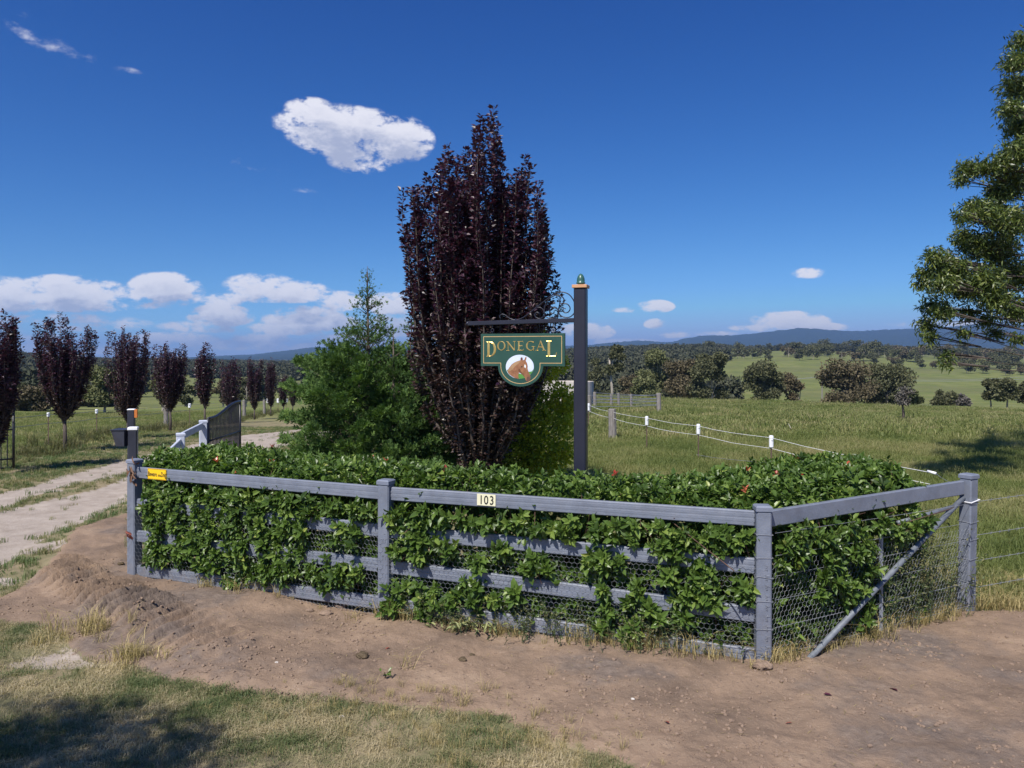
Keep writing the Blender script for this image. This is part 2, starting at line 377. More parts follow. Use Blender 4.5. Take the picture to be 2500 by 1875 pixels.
M['fargum'] = leaf_mat('distant gum foliage', [(0,(.055,.062,.032)),(.5,(.090,.094,.046)),(1,(.14,.138,.07))], .7, .2, .1)
M['fargum_brown'] = leaf_mat('brownish gum foliage', [(0,(.070,.060,.036)),(.5,(.110,.092,.052)),(1,(.165,.135,.080))], .7, .2, .1)
M['fargum_olive'] = leaf_mat('olive gum foliage', [(0,(.07,.080,.036)),(.5,(.125,.136,.058)),(1,(.19,.195,.09))], .7, .2, .1)
M['fargum_grey'] = leaf_mat('grey thin foliage', [(0,(.07,.065,.06)),(.5,(.12,.11,.10)),(1,(.18,.16,.14))], .7, .2, .1)
M['wood'] = leaf_mat('woodland foliage', [(0,(.040,.048,.030)),(.5,(.068,.074,.046)),(1,(.11,.108,.07))], .8, .1, .0, instrand=True)
M['lawn'] = leaf_mat('short grass blade', [(0,(.085,.125,.045)),(.34,(.16,.18,.078)),(.50,(.34,.29,.17)),(1,(.54,.44,.29))], .6, .3, .25, world_scale=1.6, instrand=True)
M['verge'] = leaf_mat('green verge grass', [(0,(.075,.125,.045)),(.4,(.12,.165,.060)),(.7,(.23,.215,.10)),(1,(.38,.32,.18))], .6, .3, .25, world_scale=.9, instrand=True)
M['paddock'] = leaf_mat('long paddock grass', [(0,(.11,.145,.040)),(.4,(.175,.20,.062)),(.7,(.265,.255,.11)),(1,(.38,.32,.18))], .6, .3, .3, world_scale=.35, instrand=True)
M['drygrass'] = leaf_mat('dry straw grass', [(0,(.20,.17,.07)),(.5,(.36,.28,.12)),(1,(.50,.40,.2))], .6, .3, .2)
M['tuft'] = leaf_mat('tussock grass', [(0,(.045,.06,.022)),(.5,(.10,.11,.04)),(1,(.22,.18,.085))], .6, .3, .2)
M['weed'] = leaf_mat('thin weed leaf', [(0,(.05,.075,.03)),(.5,(.10,.13,.05)),(1,(.22,.20,.10))], .6, .3, .2)

# ------------------------------------------------------------------ terrain
RIDGE_PX = ([-3000,-200,0,200,700,900,1250,1440,1600,1800,2000,2200,2500,4500], [866,862,872,890,900,898,880,868,862,859,857,862,873,872])
def heightZ(x, y):
    x = np.asarray(x, float); y = np.asarray(y, float)
    D = np.maximum(y, 0); u = np.clip(x/np.maximum(y, 1), -1.6, 1.6)
    zl = np.interp(D, [0,20,26,32,47,65,90,140,220], [0,0,-.12,-.45,-1.35,-2.1,-3.3,-6.5,-9])
    crest = np.interp(u, [.1,.4,.66], [-.75,-1.45,-1.95])
    t = sm(D, 22, 62)
    zr = crest*t
    zr = np.where(D > 62, crest+(-7.8-crest)*sm(D, 60, 150), zr)
    zr = np.where(D > 150, -7.8-1.2*sm(D, 150, 220), zr)
    w = sm(u, -.22, .06)
    z = zl*(1-w)+zr*w
    px = CXP+u*FX; zrg = CH+(HZ-np.interp(px, *RIDGE_PX))*800/FX
    s = sm(D, 180, 830)*.55+np.clip((D-220)/580, 0, 1)*.45
    z = z+(zrg+9)*s
    z = np.where(D > 830, z*(1-sm(D, 850, 1300))-16*sm(D, 850, 1300), z)
    z = z+fbm(x, y, 90, 3, 5)*3.0*sm(D, 140, 400)+fbm(x, y, 12, 3, 8)*.35*sm(np.hypot(x, y), 24, 70)
    return z
def poly_world(pts): return np.array([G(a, b) for a, b in pts])
def inpoly(x, y, poly):
    c = np.zeros(x.shape, bool); n = len(poly)
    for i in range(n):
        x1, y1 = poly[i]; x2, y2 = poly[(i+1) % n]
        if y1 == y2: continue
        k = ((y1 > y) != (y2 > y)) & (x < (x2-x1)*(y-y1)/(y2-y1)+x1)
        c ^= k
    return c
def segdist(x, y, pts):
    d = np.full(x.shape, 1e9)
    for (x1, y1), (x2, y2) in zip(pts[:-1], pts[1:]):
        dx, dy = x2-x1, y2-y1; t = np.clip(((x-x1)*dx+(y-y1)*dy)/(dx*dx+dy*dy), 0, 1)
        d = np.minimum(d, np.hypot(x-x1-t*dx, y-y1-t*dy))
    return d
FP = [Vector((-4.45, 9.18, 0)), Vector((-1.24, 7.66, 0)), Vector((2.107, 6.54, 0)), Vector((4.61, 7.90, 0))]   # fence posts
soil_px = [(316,1250),(200,1290),(150,1350),(120,1400),(40,1450),(0,1470),(-200,1500),(-200,1545),(0,1530),(130,1545),(220,1620),(330,1655),(520,1695),(800,1718),(1050,1738),(1200,1765),(1330,1815),(1500,1860),(1640,1960)]
SOIL = [tuple(p) for p in poly_world(soil_px)]+[(2.0,3.4),(3,1.5),(6,-2),(14,-2),(14,7.3),(8,7.5),(4.9,7.85),(4.5,7.95),(2.2,6.8),(-1.2,7.95),(-4.6,9.4)]
TRK1 = [(-9.9,-8),(-9.7,6),(-9.45,14),(-9.1,18),(-8.9,24),(-8.9,28),(-8.6,33),(-7.3,40),(-4.5,48),(0,56)]
TRK2 = [(-5.5,3),(-6.6,8),(-7.35,11.2),(-7.8,13.5),(-7.85,16),(-7.6,20),(-7.3,25),(-7.2,30),(-6.4,36),(-4.4,41),(-1.2,47),(2,54)]
SAND = (G(60,1515), .55)
def masks(x, y):
    wob = fbm(x, y, .8, 4, 21)*.5
    ins = inpoly(x+wob*.5, y+wob*.4, SOIL)
    de = segdist(x+wob*.5, y+wob*.4, SOIL+[SOIL[0]])
    soil = np.clip(.5+np.where(ins, de, -de)/.22, 0, 1)
    d1 = segdist(x, y, TRK1); d2 = segdist(x, y, TRK2)
    wv = fbm(x, y, 2.6, 4, 31)
    w1 = .48+wv*.8+.12; w2 = np.where(y > 22, .55, .62)+wv*.9
    track = np.maximum(np.clip(.5+(w1-d1)/.25, 0, 1), np.clip(.5+(w2-d2)/.25, 0, 1))
    # bare spots on the verge
    bare = sm(fbm(x*1.0, y*.6, 1.3, 4, 44), .14, .22)*(x < -3)*(x > -9)*(y < 16)*(y > 6.5)
    track = np.maximum(track, bare*.8)
    return soil, np.where(soil > .5, 0, track)
RA, RB = np.array(G(90,1390)), np.array(G(660,1700))
def fine(x, y, soil, track):
    z = soil*(.045+fbm(x, y, 1.1, 3, 3)*.09+fbm(x, y, .28, 3, 4)*.055+np.abs(fbm(x, y, .10, 3, 6))*.035+np.maximum(fbm(x, y, .05, 2, 16)-.18, 0)*.03)
    far = np.hypot(x, y) > 26
    z = z-track*np.where(far, 0, .035)+(1-soil)*fbm(x, y, .5, 3, 9)*.035+(1-soil)*(1-track)*np.abs(fbm(x, y, .12, 2, 13))*.02
    # tyre tread ridges pressed into the left end of the bank
    ax = RB-RA; Ln = np.hypot(*ax); ax = ax/Ln; nx = np.array([-ax[1], ax[0]])
    t = (x-RA[0])*ax[0]+(y-RA[1])*ax[1]; n = (x-RA[0])*nx[0]+(y-RA[1])*nx[1]
    tt = t+.45*n+fbm(x, y, .45, 2, 66)*.13
    saw = (tt/.20) % 1.0
    rid = np.where(saw < .72, saw/.72, (1-saw)/.28)
    win = sm(n, -.34, -.12)*(1-sm(n, .34, .60))*sm(t, -.2, .1)*(1-sm(t, Ln*.5, Ln*.95))
    amp = .25+1.15*vn(t/.45, n*0, 77)
    z = z+(rid-.4)*.18*win*amp*soil
    z = z+.05*np.exp(-((n+.02)/.30)**2)*soil*sm(t, -.3, .2)*(1-sm(t, Ln*.7, Ln*1.1))
    # mounds at fence foot
    for (mx, my, mr, mh) in ((-1.05,7.25,.35,.05),(-2.7,8.1,.5,.07),(2.25,6.35,.4,.06),(6.0,7.0,1.0,.10),(.9,6.55,.6,.03)):
        z = z+mh*np.exp(-((x-mx)**2+(y-my)**2)/mr**2)*soil
    return z
def groundZ(x, y):
    x = np.asarray(x, float); y = np.asarray(y, float)
    s, t = masks(x, y); return heightZ(x, y)+fine(x, y, s, t)*(np.hypot(x, y) < 60)
def gz(x, y): return float(groundZ(np.array([x]), np.array([y]))[0])

def make_ground():
    fr = np.radians(np.arange(-44, 44.01, .165)); rest = np.radians(np.arange(46, 315, 2.5))
    A = np.concatenate([fr, rest]); nA = len(A)
    r = [0.25]
    while r[-1] < 9000:
        q = r[-1]; r.append(q*(1.12 if q < 3.4 else 1.0048 if q < 12 else 1.009 if q < 40 else 1.02 if q < 200 else 1.035))
    r = np.array(r); nR = len(r)
    X = (r[:, None]*np.sin(A)[None]); Y = (r[:, None]*np.cos(A)[None])
    s, t = masks(X, Y); Z = heightZ(X, Y)+fine(X, Y, s, t)*(np.hypot(X, Y) < 60)
    Z = np.where(np.hypot(X, Y) > 3000, np.minimum(Z, -16), Z)
    V = np.stack([X, Y, Z], -1).reshape(-1, 3)
    i = np.arange(nR-1)[:, None]; j = np.arange(nA)[None]; j2 = (j+1) % nA
    Q = np.stack([i*nA+j+0*i, i*nA+j2+0*i, (i+1)*nA+j2, (i+1)*nA+j], -1).reshape(-1, 4)[:, ::-1]
    sf = s.ravel(); tf = t.ravel()
    qs = sf[Q].mean(1) > .5; qt = (tf[Q].mean(1) > .5) & ~qs
    pad = sm(Y.ravel(), 9, 16)*sm(X.ravel()-(-.1*Y.ravel()), -1.5, 2.5); pad = np.maximum(pad, sm(Y.ravel(), 40, 60)); pad = np.maximum(pad, sm(np.interp(Y.ravel(), [14, 22, 28, 40, 48, 68], [-11.0, -12.9, -14.2, -16.0, -17.1, -20.0])-X.ravel(), 0, 1.5)*sm(Y.ravel(), 17, 21))
    for nm, sel in (('ground', ~qs & ~qt), ('soil_bank', qs), ('dirt_track', qt)):
        q = Q[sel]; used = np.unique(q); rem = np.full(len(V), -1); rem[used] = np.arange(len(used))
        me = fast_mesh(nm, V[used], rem[q], np.full(len(q), 4), attrs={'soil': sf[used], 'track': tf[used], 'pad': pad[used]}, smooth=True)
        tag(link(nm, me, None, M['ground']), kind='structure')
def ground_mat():
    m_, nt, b = new_mat('grass soil and sand'); L = nt.links
    def att(n):
        a = nt.nodes.new('ShaderNodeAttribute'); a.attribute_name = n; return a.outputs['Fac']
    def nz(s, d=5, r=.6, st=None): return noise_n(nt, s, d, r, 'World', st)
    def mth(op, a, b_, c=None, clamp=False):
        n = nt.nodes.new('ShaderNodeMath'); n.operation = op; n.use_clamp = clamp
        for i, v in enumerate((a, b_, c)):
            if v is None: continue
            if isinstance(v, (int, float)): n.inputs[i].default_value = v
            else: L.new(v, n.inputs[i])
        return n.outputs[0]
    def mix(f, a, b_):
        n = nt.nodes.new('ShaderNodeMix'); n.data_type = 'RGBA'; L.new(f, n.inputs[0]); L.new(a, n.inputs[6]); L.new(b_, n.inputs[7]); return n.outputs[2]
    def thr(f, lo, hi):
        n = nt.nodes.new('ShaderNodeMapRange'); n.interpolation_type = 'SMOOTHSTEP'; n.inputs[1].default_value = lo; n.inputs[2].default_value = hi; L.new(f, n.inputs[0]); return n.outputs[0]
    soil = ramp(nt, nz(1.1, 8, .68), [(.30, (.130,.094,.072)), (.43, (.205,.147,.107)), (.56, (.272,.192,.135)), (.72, (.36,.265,.188))])
    soil = mix(thr(nz(70, 3, .7), .60, .75), soil, ramp(nt, nz(200, 2), [(.3, (.34,.27,.21)), (.7, (.46,.38,.31))]))
    soil = mix(thr(nz(26, 4, .7), .58, .70), soil, ramp(nt, nz(60, 2), [(.3, (.13,.095,.078)), (.7, (.18,.13,.10))]))
    soil = mix(thr(nz(.45, 6, .65), .50, .62), soil, ramp(nt, nz(14, 5, .7), [(.3, (.125,.098,.083)), (.55, (.185,.145,.120)), (.75, (.25,.20,.16))]))
    sand = ramp(nt, nz(2.5, 8, .7), [(.3, (.27,.225,.185)), (.55, (.37,.315,.27)), (.8, (.46,.40,.345))])
    grs = ramp(nt, nz(1.5, 8, .7), [(.28, (.11,.115,.055)), (.42, (.17,.158,.085)), (.56, (.25,.205,.125)), (.75, (.33,.26,.175))])
    pads = ramp(nt, nz(.11, 9, .68, (1, .55, 1)), [(.33, (.10,.125,.038)), (.5, (.145,.165,.052)), (.68, (.20,.195,.08))])
    pads = mix(thr(nz(.018, 5, .6), .44, .62), pads, ramp(nt, nz(.3, 5), [(.3, (.095,.120,.042)), (.7, (.16,.155,.068))]))
    c = mix(att('pad'), grs, pads)
    tr = mth('ADD', att('track'), mth('MULTIPLY', mth('SUBTRACT', nz(5, 6, .7), .5), 1.6))
    c = mix(thr(tr, .40, .62), c, sand)
    sl = mth('ADD', att('soil'), mth('MULTIPLY', mth('SUBTRACT', nz(9, 6, .7), .5), 1.3))
    c = mix(thr(sl, .42, .60), c, soil)
    L.new(c, b.inputs['Base Color']); b.inputs['Roughness'].default_value = .95; b.inputs['Specular IOR Level'].default_value = .1
    bp = nt.nodes.new('ShaderNodeBump'); bp.inputs['Strength'].default_value = .9; bp.inputs['Distance'].default_value = .02
    L.new(mth('ADD', nz(22, 8, .75), mth('MULTIPLY', nz(3, 6, .7), 1.5)), bp.inputs['Height']); L.new(bp.outputs[0], b.inputs['Normal'])
    return m_
M['ground'] = ground_mat()
make_ground()

# ------------------------------------------------------------------ far mountains
def make_mountains():
    m_, nt, b = new_mat('forested mountain'); L = nt.links
    f = noise_n(nt, .02, 8, .75, 'World'); L.new(ramp(nt, f, [(.38, (.010,.020,.016)), (.62, (.026,.040,.026))]), b.inputs['Base Color'])
    b.inputs['Roughness'].default_value = 1; b.inputs['Specular IOR Level'].default_value = 0
    px = [-1200,-700,-300,-100,0,120,230,460,540,620,700,760,830,1000,1200,1437,1500,1560,1640,1665,1710,1800,1850,1950,2000,2080,2150,2230,2300,2420,2500,2800,3400,4200]
    py = [855,862,850,862,870,872,877,876,871,868,860,853,852,851,853,848,842,838,842,835,828,826,822,811,813,818,815,812,810,800,804,815,850,860]
    D0 = 6500.
    u = np.concatenate([np.linspace(-1.8,-.72,160), np.linspace(-.72,.72,1500), np.linspace(.72,1.8,160)])
    h = ((HZ-np.interp(CXP+u*FX, px, py))*1.12+3)/FX*D0+CH
    tt = np.concatenate([np.linspace(0, 1, 36), np.linspace(1.15, 2.2, 8)])
    nU, nT = len(u), len(tt)
    Dd = 4300+(D0-4300)*tt[:, None]+0*u[None]
    X = u[None]*Dd; Y = Dd+0*u[None]
    prof = np.where(tt <= 1, tt**1.15, 1-.5*(tt-1))[:, None]
    rel = (np.abs(fbm(X, Y, 700, 4, 50))*-90+10)*np.clip(4*tt*(1-tt), 0, 1)[:, None]
    Z = -12+(h[None]*(D0 and 1)+12)*prof*(Dd/D0 if False else 1)+rel*.8+fbm(X, Y, 26, 2, 52)*9*np.minimum(tt[:, None]*4, 1)
    V = np.stack([X, Y, Z], -1).reshape(-1, 3)
    i = np.arange(nT-1)[:, None]; j = np.arange(nU-1)[None]
    Q = np.stack([i*nU+j, i*nU+j+1, (i+1)*nU+j+1, (i+1)*nU+j], -1).reshape(-1, 4)
    me = fast_mesh('mountains', V, Q, np.full(len(Q), 4), smooth=False)
    tag(link('mountains', me, None, m_), kind='structure')
make_mountains()

# ------------------------------------------------------------------ instancing
def lib(name, o):
    COL.objects.unlink(o); c = bpy.data.collections.get(name) or bpy.data.collections.new(name); c.objects.link(o); return c
def scatter(name, P, rz, sc, coll, label=None, tilt=None):
    n = len(P)
    me = bpy.data.meshes.new(name); me.vertices.add(n); me.vertices.foreach_set('co', np.asarray(P, np.float32).ravel())
    rot = np.zeros((n, 3), np.float32); rot[:, 2] = rz
    if tilt is not None: rot[:, 0] = tilt[0]; rot[:, 1] = tilt[1]
    a = me.attributes.new('rot', 'FLOAT_VECTOR', 'POINT'); a.data.foreach_set('vector', rot.ravel())
    a = me.attributes.new('scl', 'FLOAT', 'POINT'); a.data.foreach_set('value', np.asarray(sc, np.float32))
    me.update(); o = link(name, me)
    g = bpy.data.node_groups.new('scatter_'+name, 'GeometryNodeTree')
    g.interface.new_socket('Geometry', in_out='INPUT', socket_type='NodeSocketGeometry'); g.interface.new_socket('Geometry', in_out='OUTPUT', socket_type='NodeSocketGeometry')
    N = g.nodes; L = g.links; gi = N.new('NodeGroupInput'); go = N.new('NodeGroupOutput')
    ip = N.new('GeometryNodeInstanceOnPoints'); ci = N.new('GeometryNodeCollectionInfo'); ci.inputs[0].default_value = coll
    ci.inputs['Separate Children'].default_value = True; ci.inputs['Reset Children'].default_value = True
    ip.inputs['Pick Instance'].default_value = True
    def att(nm, ty):
        q = N.new('GeometryNodeInputNamedAttribute'); q.data_type = ty; q.inputs[0].default_value = nm; return q.outputs[0]
    L.new(gi.outputs[0], ip.inputs['Points']); L.new(ci.outputs[0], ip.inputs['Instance'])
    L.new(att('rot', 'FLOAT_VECTOR'), ip.inputs['Rotation']); L.new(att('scl', 'FLOAT'), ip.inputs['Scale'])
    L.new(ip.outputs[0], go.inputs[0])
    md = o.modifiers.new('scatter', 'NODES'); md.node_group = g
    tag(o, label, None, None, 'stuff'); return o
def blade_mesh(name, n, h, spread, wid, bend, mat, base=0., seed=1):
    r_ = np.random.default_rng(seed)
    V = []; F = []; var = []
    for i in range(n):
        a = r_.random()*6.283; rr = spread*math.sqrt(r_.random()); x0, y0 = rr*math.cos(a), rr*math.sin(a)
        d = r_.random()*6.283; hh = h*(.5+.6*r_.random()); bd = bend*hh*(.3+r_.random()); dx, dy = math.cos(d), math.sin(d); sx, sy = -dy*wid/2, dx*wid/2
        k = len(V); vv = r_.random()
        V += [(x0-sx, y0-sy, base), (x0+sx, y0+sy, base), (x0-sx*.8+dx*bd*.35, y0-sy*.8+dy*bd*.35, hh*.6), (x0+sx*.8+dx*bd*.35, y0+sy*.8+dy*bd*.35, hh*.6), (x0+dx*bd, y0+dy*bd, hh*(1-.25*bend))]
        F += [(k, k+1, k+3, k+2), (k+2, k+3, k+4)]; var += [vv]*5
    fl = np.concatenate([np.array(f) for f in F]); me = fast_mesh(name, np.array(V), fl, [len(f) for f in F], var=np.array(var))
    return link(name, me, None, mat)
for k in range(4):
    lawn_c = lib('lawn_lib', blade_mesh('lawn_tuft', 16, .022+.009*k, .06, .0035, 1.3, M['lawn'], -.01, 10+k))
    verge_c = lib('verge_lib', blade_mesh('verge_tuft', 22, .075+.02*k, .12, .009, .6, M['verge'], -.02, 20+k))
    pad_c = lib('paddock_lib', blade_mesh('paddock_tuft', 34, .13+.04*k, .24, .007, .9, M['paddock'], -.03, 30+k))
    padf_c = lib('paddock_far_lib', blade_mesh('paddock_far_tuft', 44, .10+.03*k, .8, .022, .9, M['paddock'], -.05, 40+k))
    tuft_c = lib('tussock_lib', blade_mesh('tussock', 60, .30+.08*k, .16, .010, .8, M['tuft'], -.03, 50+k))
    dry_c = lib('dry_lib', blade_mesh('dry_tuft', 26, .10+.04*k, .07, .004, 1.1, M['drygrass'], -.01, 60+k))
def scatter_ground(name, n, xr, yr, dens, coll, smin, smax, label, tl=.15):
    x = rng.uniform(*xr, n); y = rng.uniform(*yr, n)
    keep = (np.abs(x/np.maximum(y, .1)) < .74) & (rng.random(n) < dens(x, y)); x, y = x[keep], y[keep]
    z = groundZ(x, y); m_ = len(x)
    return scatter(name, np.stack([x, y, z], 1), rng.random(m_)*6.283, rng.uniform(smin, smax, m_), coll, label, (rng.normal(0, tl, m_), rng.normal(0, tl, m_)))
def d_lawn(x, y):
    s, t = masks(x, y); patch = sm(fbm(x, y, .8, 5, 71), -.10, .12)
    return (s < .55)*(.16+.6*patch)*(1-t)
def d_verge(x, y):
    s, t = masks(x, y); return (s < .45)*(1-t*.97)*(.35+.65*sm(fbm(x, y, 1.5, 4, 72), -.2, .1))
def fence_side(x, y):       # behind the fence line (true) or roadside
    yl = np.interp(x, [-6, FP[0].x, FP[1].x, FP[2].x, FP[3].x, 6, 12], [9.8, FP[0].y, FP[1].y, FP[2].y, FP[3].y, 8.1, 8.6]); return y > yl+.15
scatter_ground('short_grass', 110000, (-6.2, 1.6), (3.6, 8.8), lambda x, y: d_lawn(x, y)*(x < 1.6)*(~fence_side(x, y))*((x > -6.2)), lawn_c, .6, 1.25, 'short patchy grass in front of the soil bank')
scatter_ground('verge_grass', 60000, (-24, -2.5), (6, 36), lambda x, y: d_verge(x, y)*((x < -4.6) | (y > 12))*np.clip(1.25-y/50, .3, 1), verge_c, .35, .95, 'green grass beside and between the wheel tracks')
def pad_side(x, y): return x > np.interp(y, [7, 12, 16, 25, 40, 60], [4.9, 4.4, 2.4, .8, -1, -4])
scatter_ground('paddock_grass', 52000, (-2, 20), (8, 27), lambda x, y: ((x > .4+.0*y) & fence_side(x, y))*(masks(x, y)[0] < .5)*np.where(pad_side(x, y), 1., .12)*np.clip(1.5-y/27, .25, 1), pad_c, .45, 1.15, 'long green paddock grass behind the hedge')
scatter_ground('far_paddock_grass', 70000, (-8, 46), (24, 66), lambda x, y: (x > -.10*y)*1.0, padf_c, .5, 1.15, 'seeding paddock grass running to the crest')
scatter_ground('left_paddock_grass', 26000, (-48, -6), (21, 64), lambda x, y: (x < np.interp(y, [20, 33, 47, 70], [-12.2, -14.2, -16.5, -20]))*1.0, padf_c, .25, .75, 'green paddock grass beyond the left wire fence')
x = rng.uniform(-30, -8, 1500); y = rng.uniform(14, 66, 1500)
lx = np.interp(y, [14, 22, 28, 40, 48, 68], [-11.3, -13.2, -14.5, -16.3, -17.4, -20.3])
k = np.abs(x-lx-.3) < .75; x, y = x[k], y[k]
xs = rng.uniform(-15, -9, 3); 
def line_tufts():
    P = []
    for t in np.linspace(0, 1, 330):
        yy = 19.5+46*t**1.2; P.append((np.interp(yy, [14, 22, 28, 40, 48, 68], [-11.0, -12.9, -14.2, -16.0, -17.1, -20.0])+rng.normal(0, .45), yy+rng.normal(0, .3)))
    P = np.array(P); z = groundZ(P[:, 0], P[:, 1])
    scatter('tussock_strip', np.column_stack([P, z]), rng.random(len(P))*6.28, rng.uniform(.35, 1.05, len(P)), tuft_c, 'dark tussock grass strip along the plum row')
line_tufts()
def foot_grass():
    P = []
    for a, b_, n in ((FP[0], FP[1], 16), (FP[1], FP[2], 70), (FP[2], FP[3], 46)):
        for i in range(n):
            t = rng.random(); p = a.lerp(b_, t); P.append((p.x+rng.normal(0, .07), p.y-.06+rng.normal(0, .07)))
    for (cx, cy, n, s_) in ((1270,1540,26,.16),(1300,1530,14,.12),(1600,1590,16,.14),(2420,1480,40,.30),(2480,1440,40,.35),(2240,1530,14,.15),(390,1400,14,.10),(1920,1625,6,.1),(1170,1540,10,.12)):
        gx, gy = G(cx, cy)
        for i in range(n): P.append((gx+rng.normal(0, s_), gy+rng.normal(0, s_*.5)))
    for (cx, cy, n, s_) in ((330,1620,18,.10),(1110,1800,60,.25),(950,1720,30,.2),(1360,1840,30,.2),(240,1560,14,.12),(150,1560,14,.12),(1050,1760,30,.3),(760,1745,26,.3)):
        gx, gy = G(cx, cy)
        for i in range(n): P.append((gx+rng.normal(0, s_*1.5), gy+rng.normal(0, s_)))
    P = np.array(P); z = groundZ(P[:, 0], P[:, 1])
    scatter('dry_grass', np.column_stack([P, z]), rng.random(len(P))*6.28, np.where(P[:, 1] < 6.3, rng.uniform(.2, .6, len(P)), rng.uniform(.35, 1.4, len(P))), dry_c, 'straw coloured dry grass tufts at the fence foot')
foot_grass()

# ------------------------------------------------------------------ post and rail fence
def post_box(parent, p, top, base=-.25, wd=.127, yaw=0, mat='vinyl', cap='vinyl_cap', lean=(0, 0), name='post', caph=.045):
    M3 = Matrix.Rotation(yaw, 3, 'Z')
    sh = Matrix(((1, 0, lean[0]), (0, 1, lean[1]), (0, 0, 1)))
    mb = MB(); mb.box((0, 0, (top-caph+base)/2), (wd, wd, top-caph-base), M3, .012)
    mb.v = [tuple(Vector(p)+sh @ Vector(v)) for v in mb.v]
    o = mb.build(name, M[mat], parent)
    mc = MB(); w2 = wd/2+.006
    sec = [(w2, top-caph), (w2, top-.012), (w2*.82, top), (.001, top+.004)]
    V = []; F = []
    for (w_, z_) in sec:
        for (sx, sy) in ((-1,-1),(1,-1),(1,1),(-1,1)): V.append(M3 @ Vector((sx*w_, sy*w_, z_)))
    for i in range(3):
        for k_ in range(4): F.append((i*4+k_, i*4+(k_+1) % 4, i*4+4+(k_+1) % 4, i*4+4+k_))
    F.append((3,2,1,0)); mc.add([tuple(Vector(p)+sh @ v) for v in V], F)
    mc.build('post_cap', M[cap], o)
    return o
def rail(parent, a, b_, h, th, mat='vinyl', name='rail', ribs=True):
    a = Vector(a); b_ = Vector(b_); d = (b_-a); Ln = d.length; d.normalize(); s = Vector((0, 0, 1)).cross(d).normalized(); up = d.cross(s)
    M3 = Matrix((d, s, up)).transposed()
    mb = MB(); mb.box((a+b_)/2, (Ln, th, h), M3, .008)
    if ribs:
        for k in (-.12, .20):
            mb.box((a+b_)/2+up*h*k, (Ln, th+.003, h*.22), M3, .0014)
    return mb.build(name, M[mat], parent)
fence = tag(empty('post_and_rail_fence'), 'grey post and rail fence with wire netting around the roadside hedge', 'fence')
TOPS = [1.39, 1.39, 1.352, 1.41]
yaws = [math.atan2(FP[1].y-FP[0].y, FP[1].x-FP[0].x), math.atan2(FP[2].y-FP[0].y, FP[2].x-FP[0].x), R(-5), math.atan2(FP[3].y-FP[2].y, FP[3].x-FP[2].x)]
for i, p in enumerate(FP): post_box(fence, p, TOPS[i], yaw=yaws[i], wd=.125, lean=(.02, 0) if i == 3 else (0, 0))
RZ = [[1.30,.93,.555,.15], [1.318,.95,.60,.235], [1.30,.90,.49,.14]]
for bay in range(2):
    a, b_ = FP[bay], FP[bay+1]; d = (b_-a).normalized()
    for k in range(4):
        h = .13
        rail(fence, (*(a+d*.064).xy, RZ[bay][k]-h/2), (*(b_-d*.064).xy, RZ[bay+1][k]-h/2), h, .048)
d = (FP[3]-FP[2]).normalized()
rail(fence, (*(FP[2]+d*.064).xy, 1.30-.07), (*(FP[3]-d*.064).xy, 1.345-.07), .14, .05, ribs=False)
nR = Vector((d.y, -d.x, 0))
mb = MB(); q0 = FP[3]+Vector((0, 0, 1.17))+nR*.0-d*.05; q1 = Vector((2.45, 6.62, -.03))+nR*.02
mb.tube([q0, q0.lerp(q1, .5), q1], .026, 10); mb.build('brace_pipe', M['pipe'], fence, True)
mb = MB(); mb.tube([q0.lerp(q1, .06)-Vector((0, 0, .0)), FP[2].lerp(FP[3], .62)+Vector((0, 0, 1.02))], .022, 8); mb.build('stay_pipe', M['pipe'], fence, True)
pk = FP[2].lerp(FP[3], .52)+nR*.03
mb = MB(); mb.box(pk+Vector((0, 0, .4)), (.035, .012, 1.3)); mb.box(pk+Vector((0, .012, .4)), (.010, .03, 1.3)); mb.build('steel_picket', M['galv'], fence)
# wires strained round the posts and along the right-hand leg
for z in (1.12, .93, .76, .56, .33, .10):
    mb = MB(); w_ = .069
    for (P_, yw) in ((FP[2], yaws[2]), (FP[3]+Vector((.02*z, 0, 0)), yaws[3])):
        M3 = Matrix.Rotation(yw, 3, 'Z')
        ring = [P_+M3 @ Vector((sx*w_, sy*w_, 0))+Vector((0, 0, z+random.uniform(-.01, .01))) for (sx, sy) in ((-1,-1),(1,-1),(1,1),(-1,1),(-1,-1))]
        mb.tube(ring, .0022, 4)
    mb.tube([FP[2]+nR*.07+d*.07+Vector((0, 0, z)), FP[2].lerp(FP[3], .5)+nR*.055+Vector((0, 0, z-.01)), FP[3]+nR*.07-d*.05+Vector((0, 0, z))], .0018, 4)
    mb.build('strand_wire', M['wire'], fence)
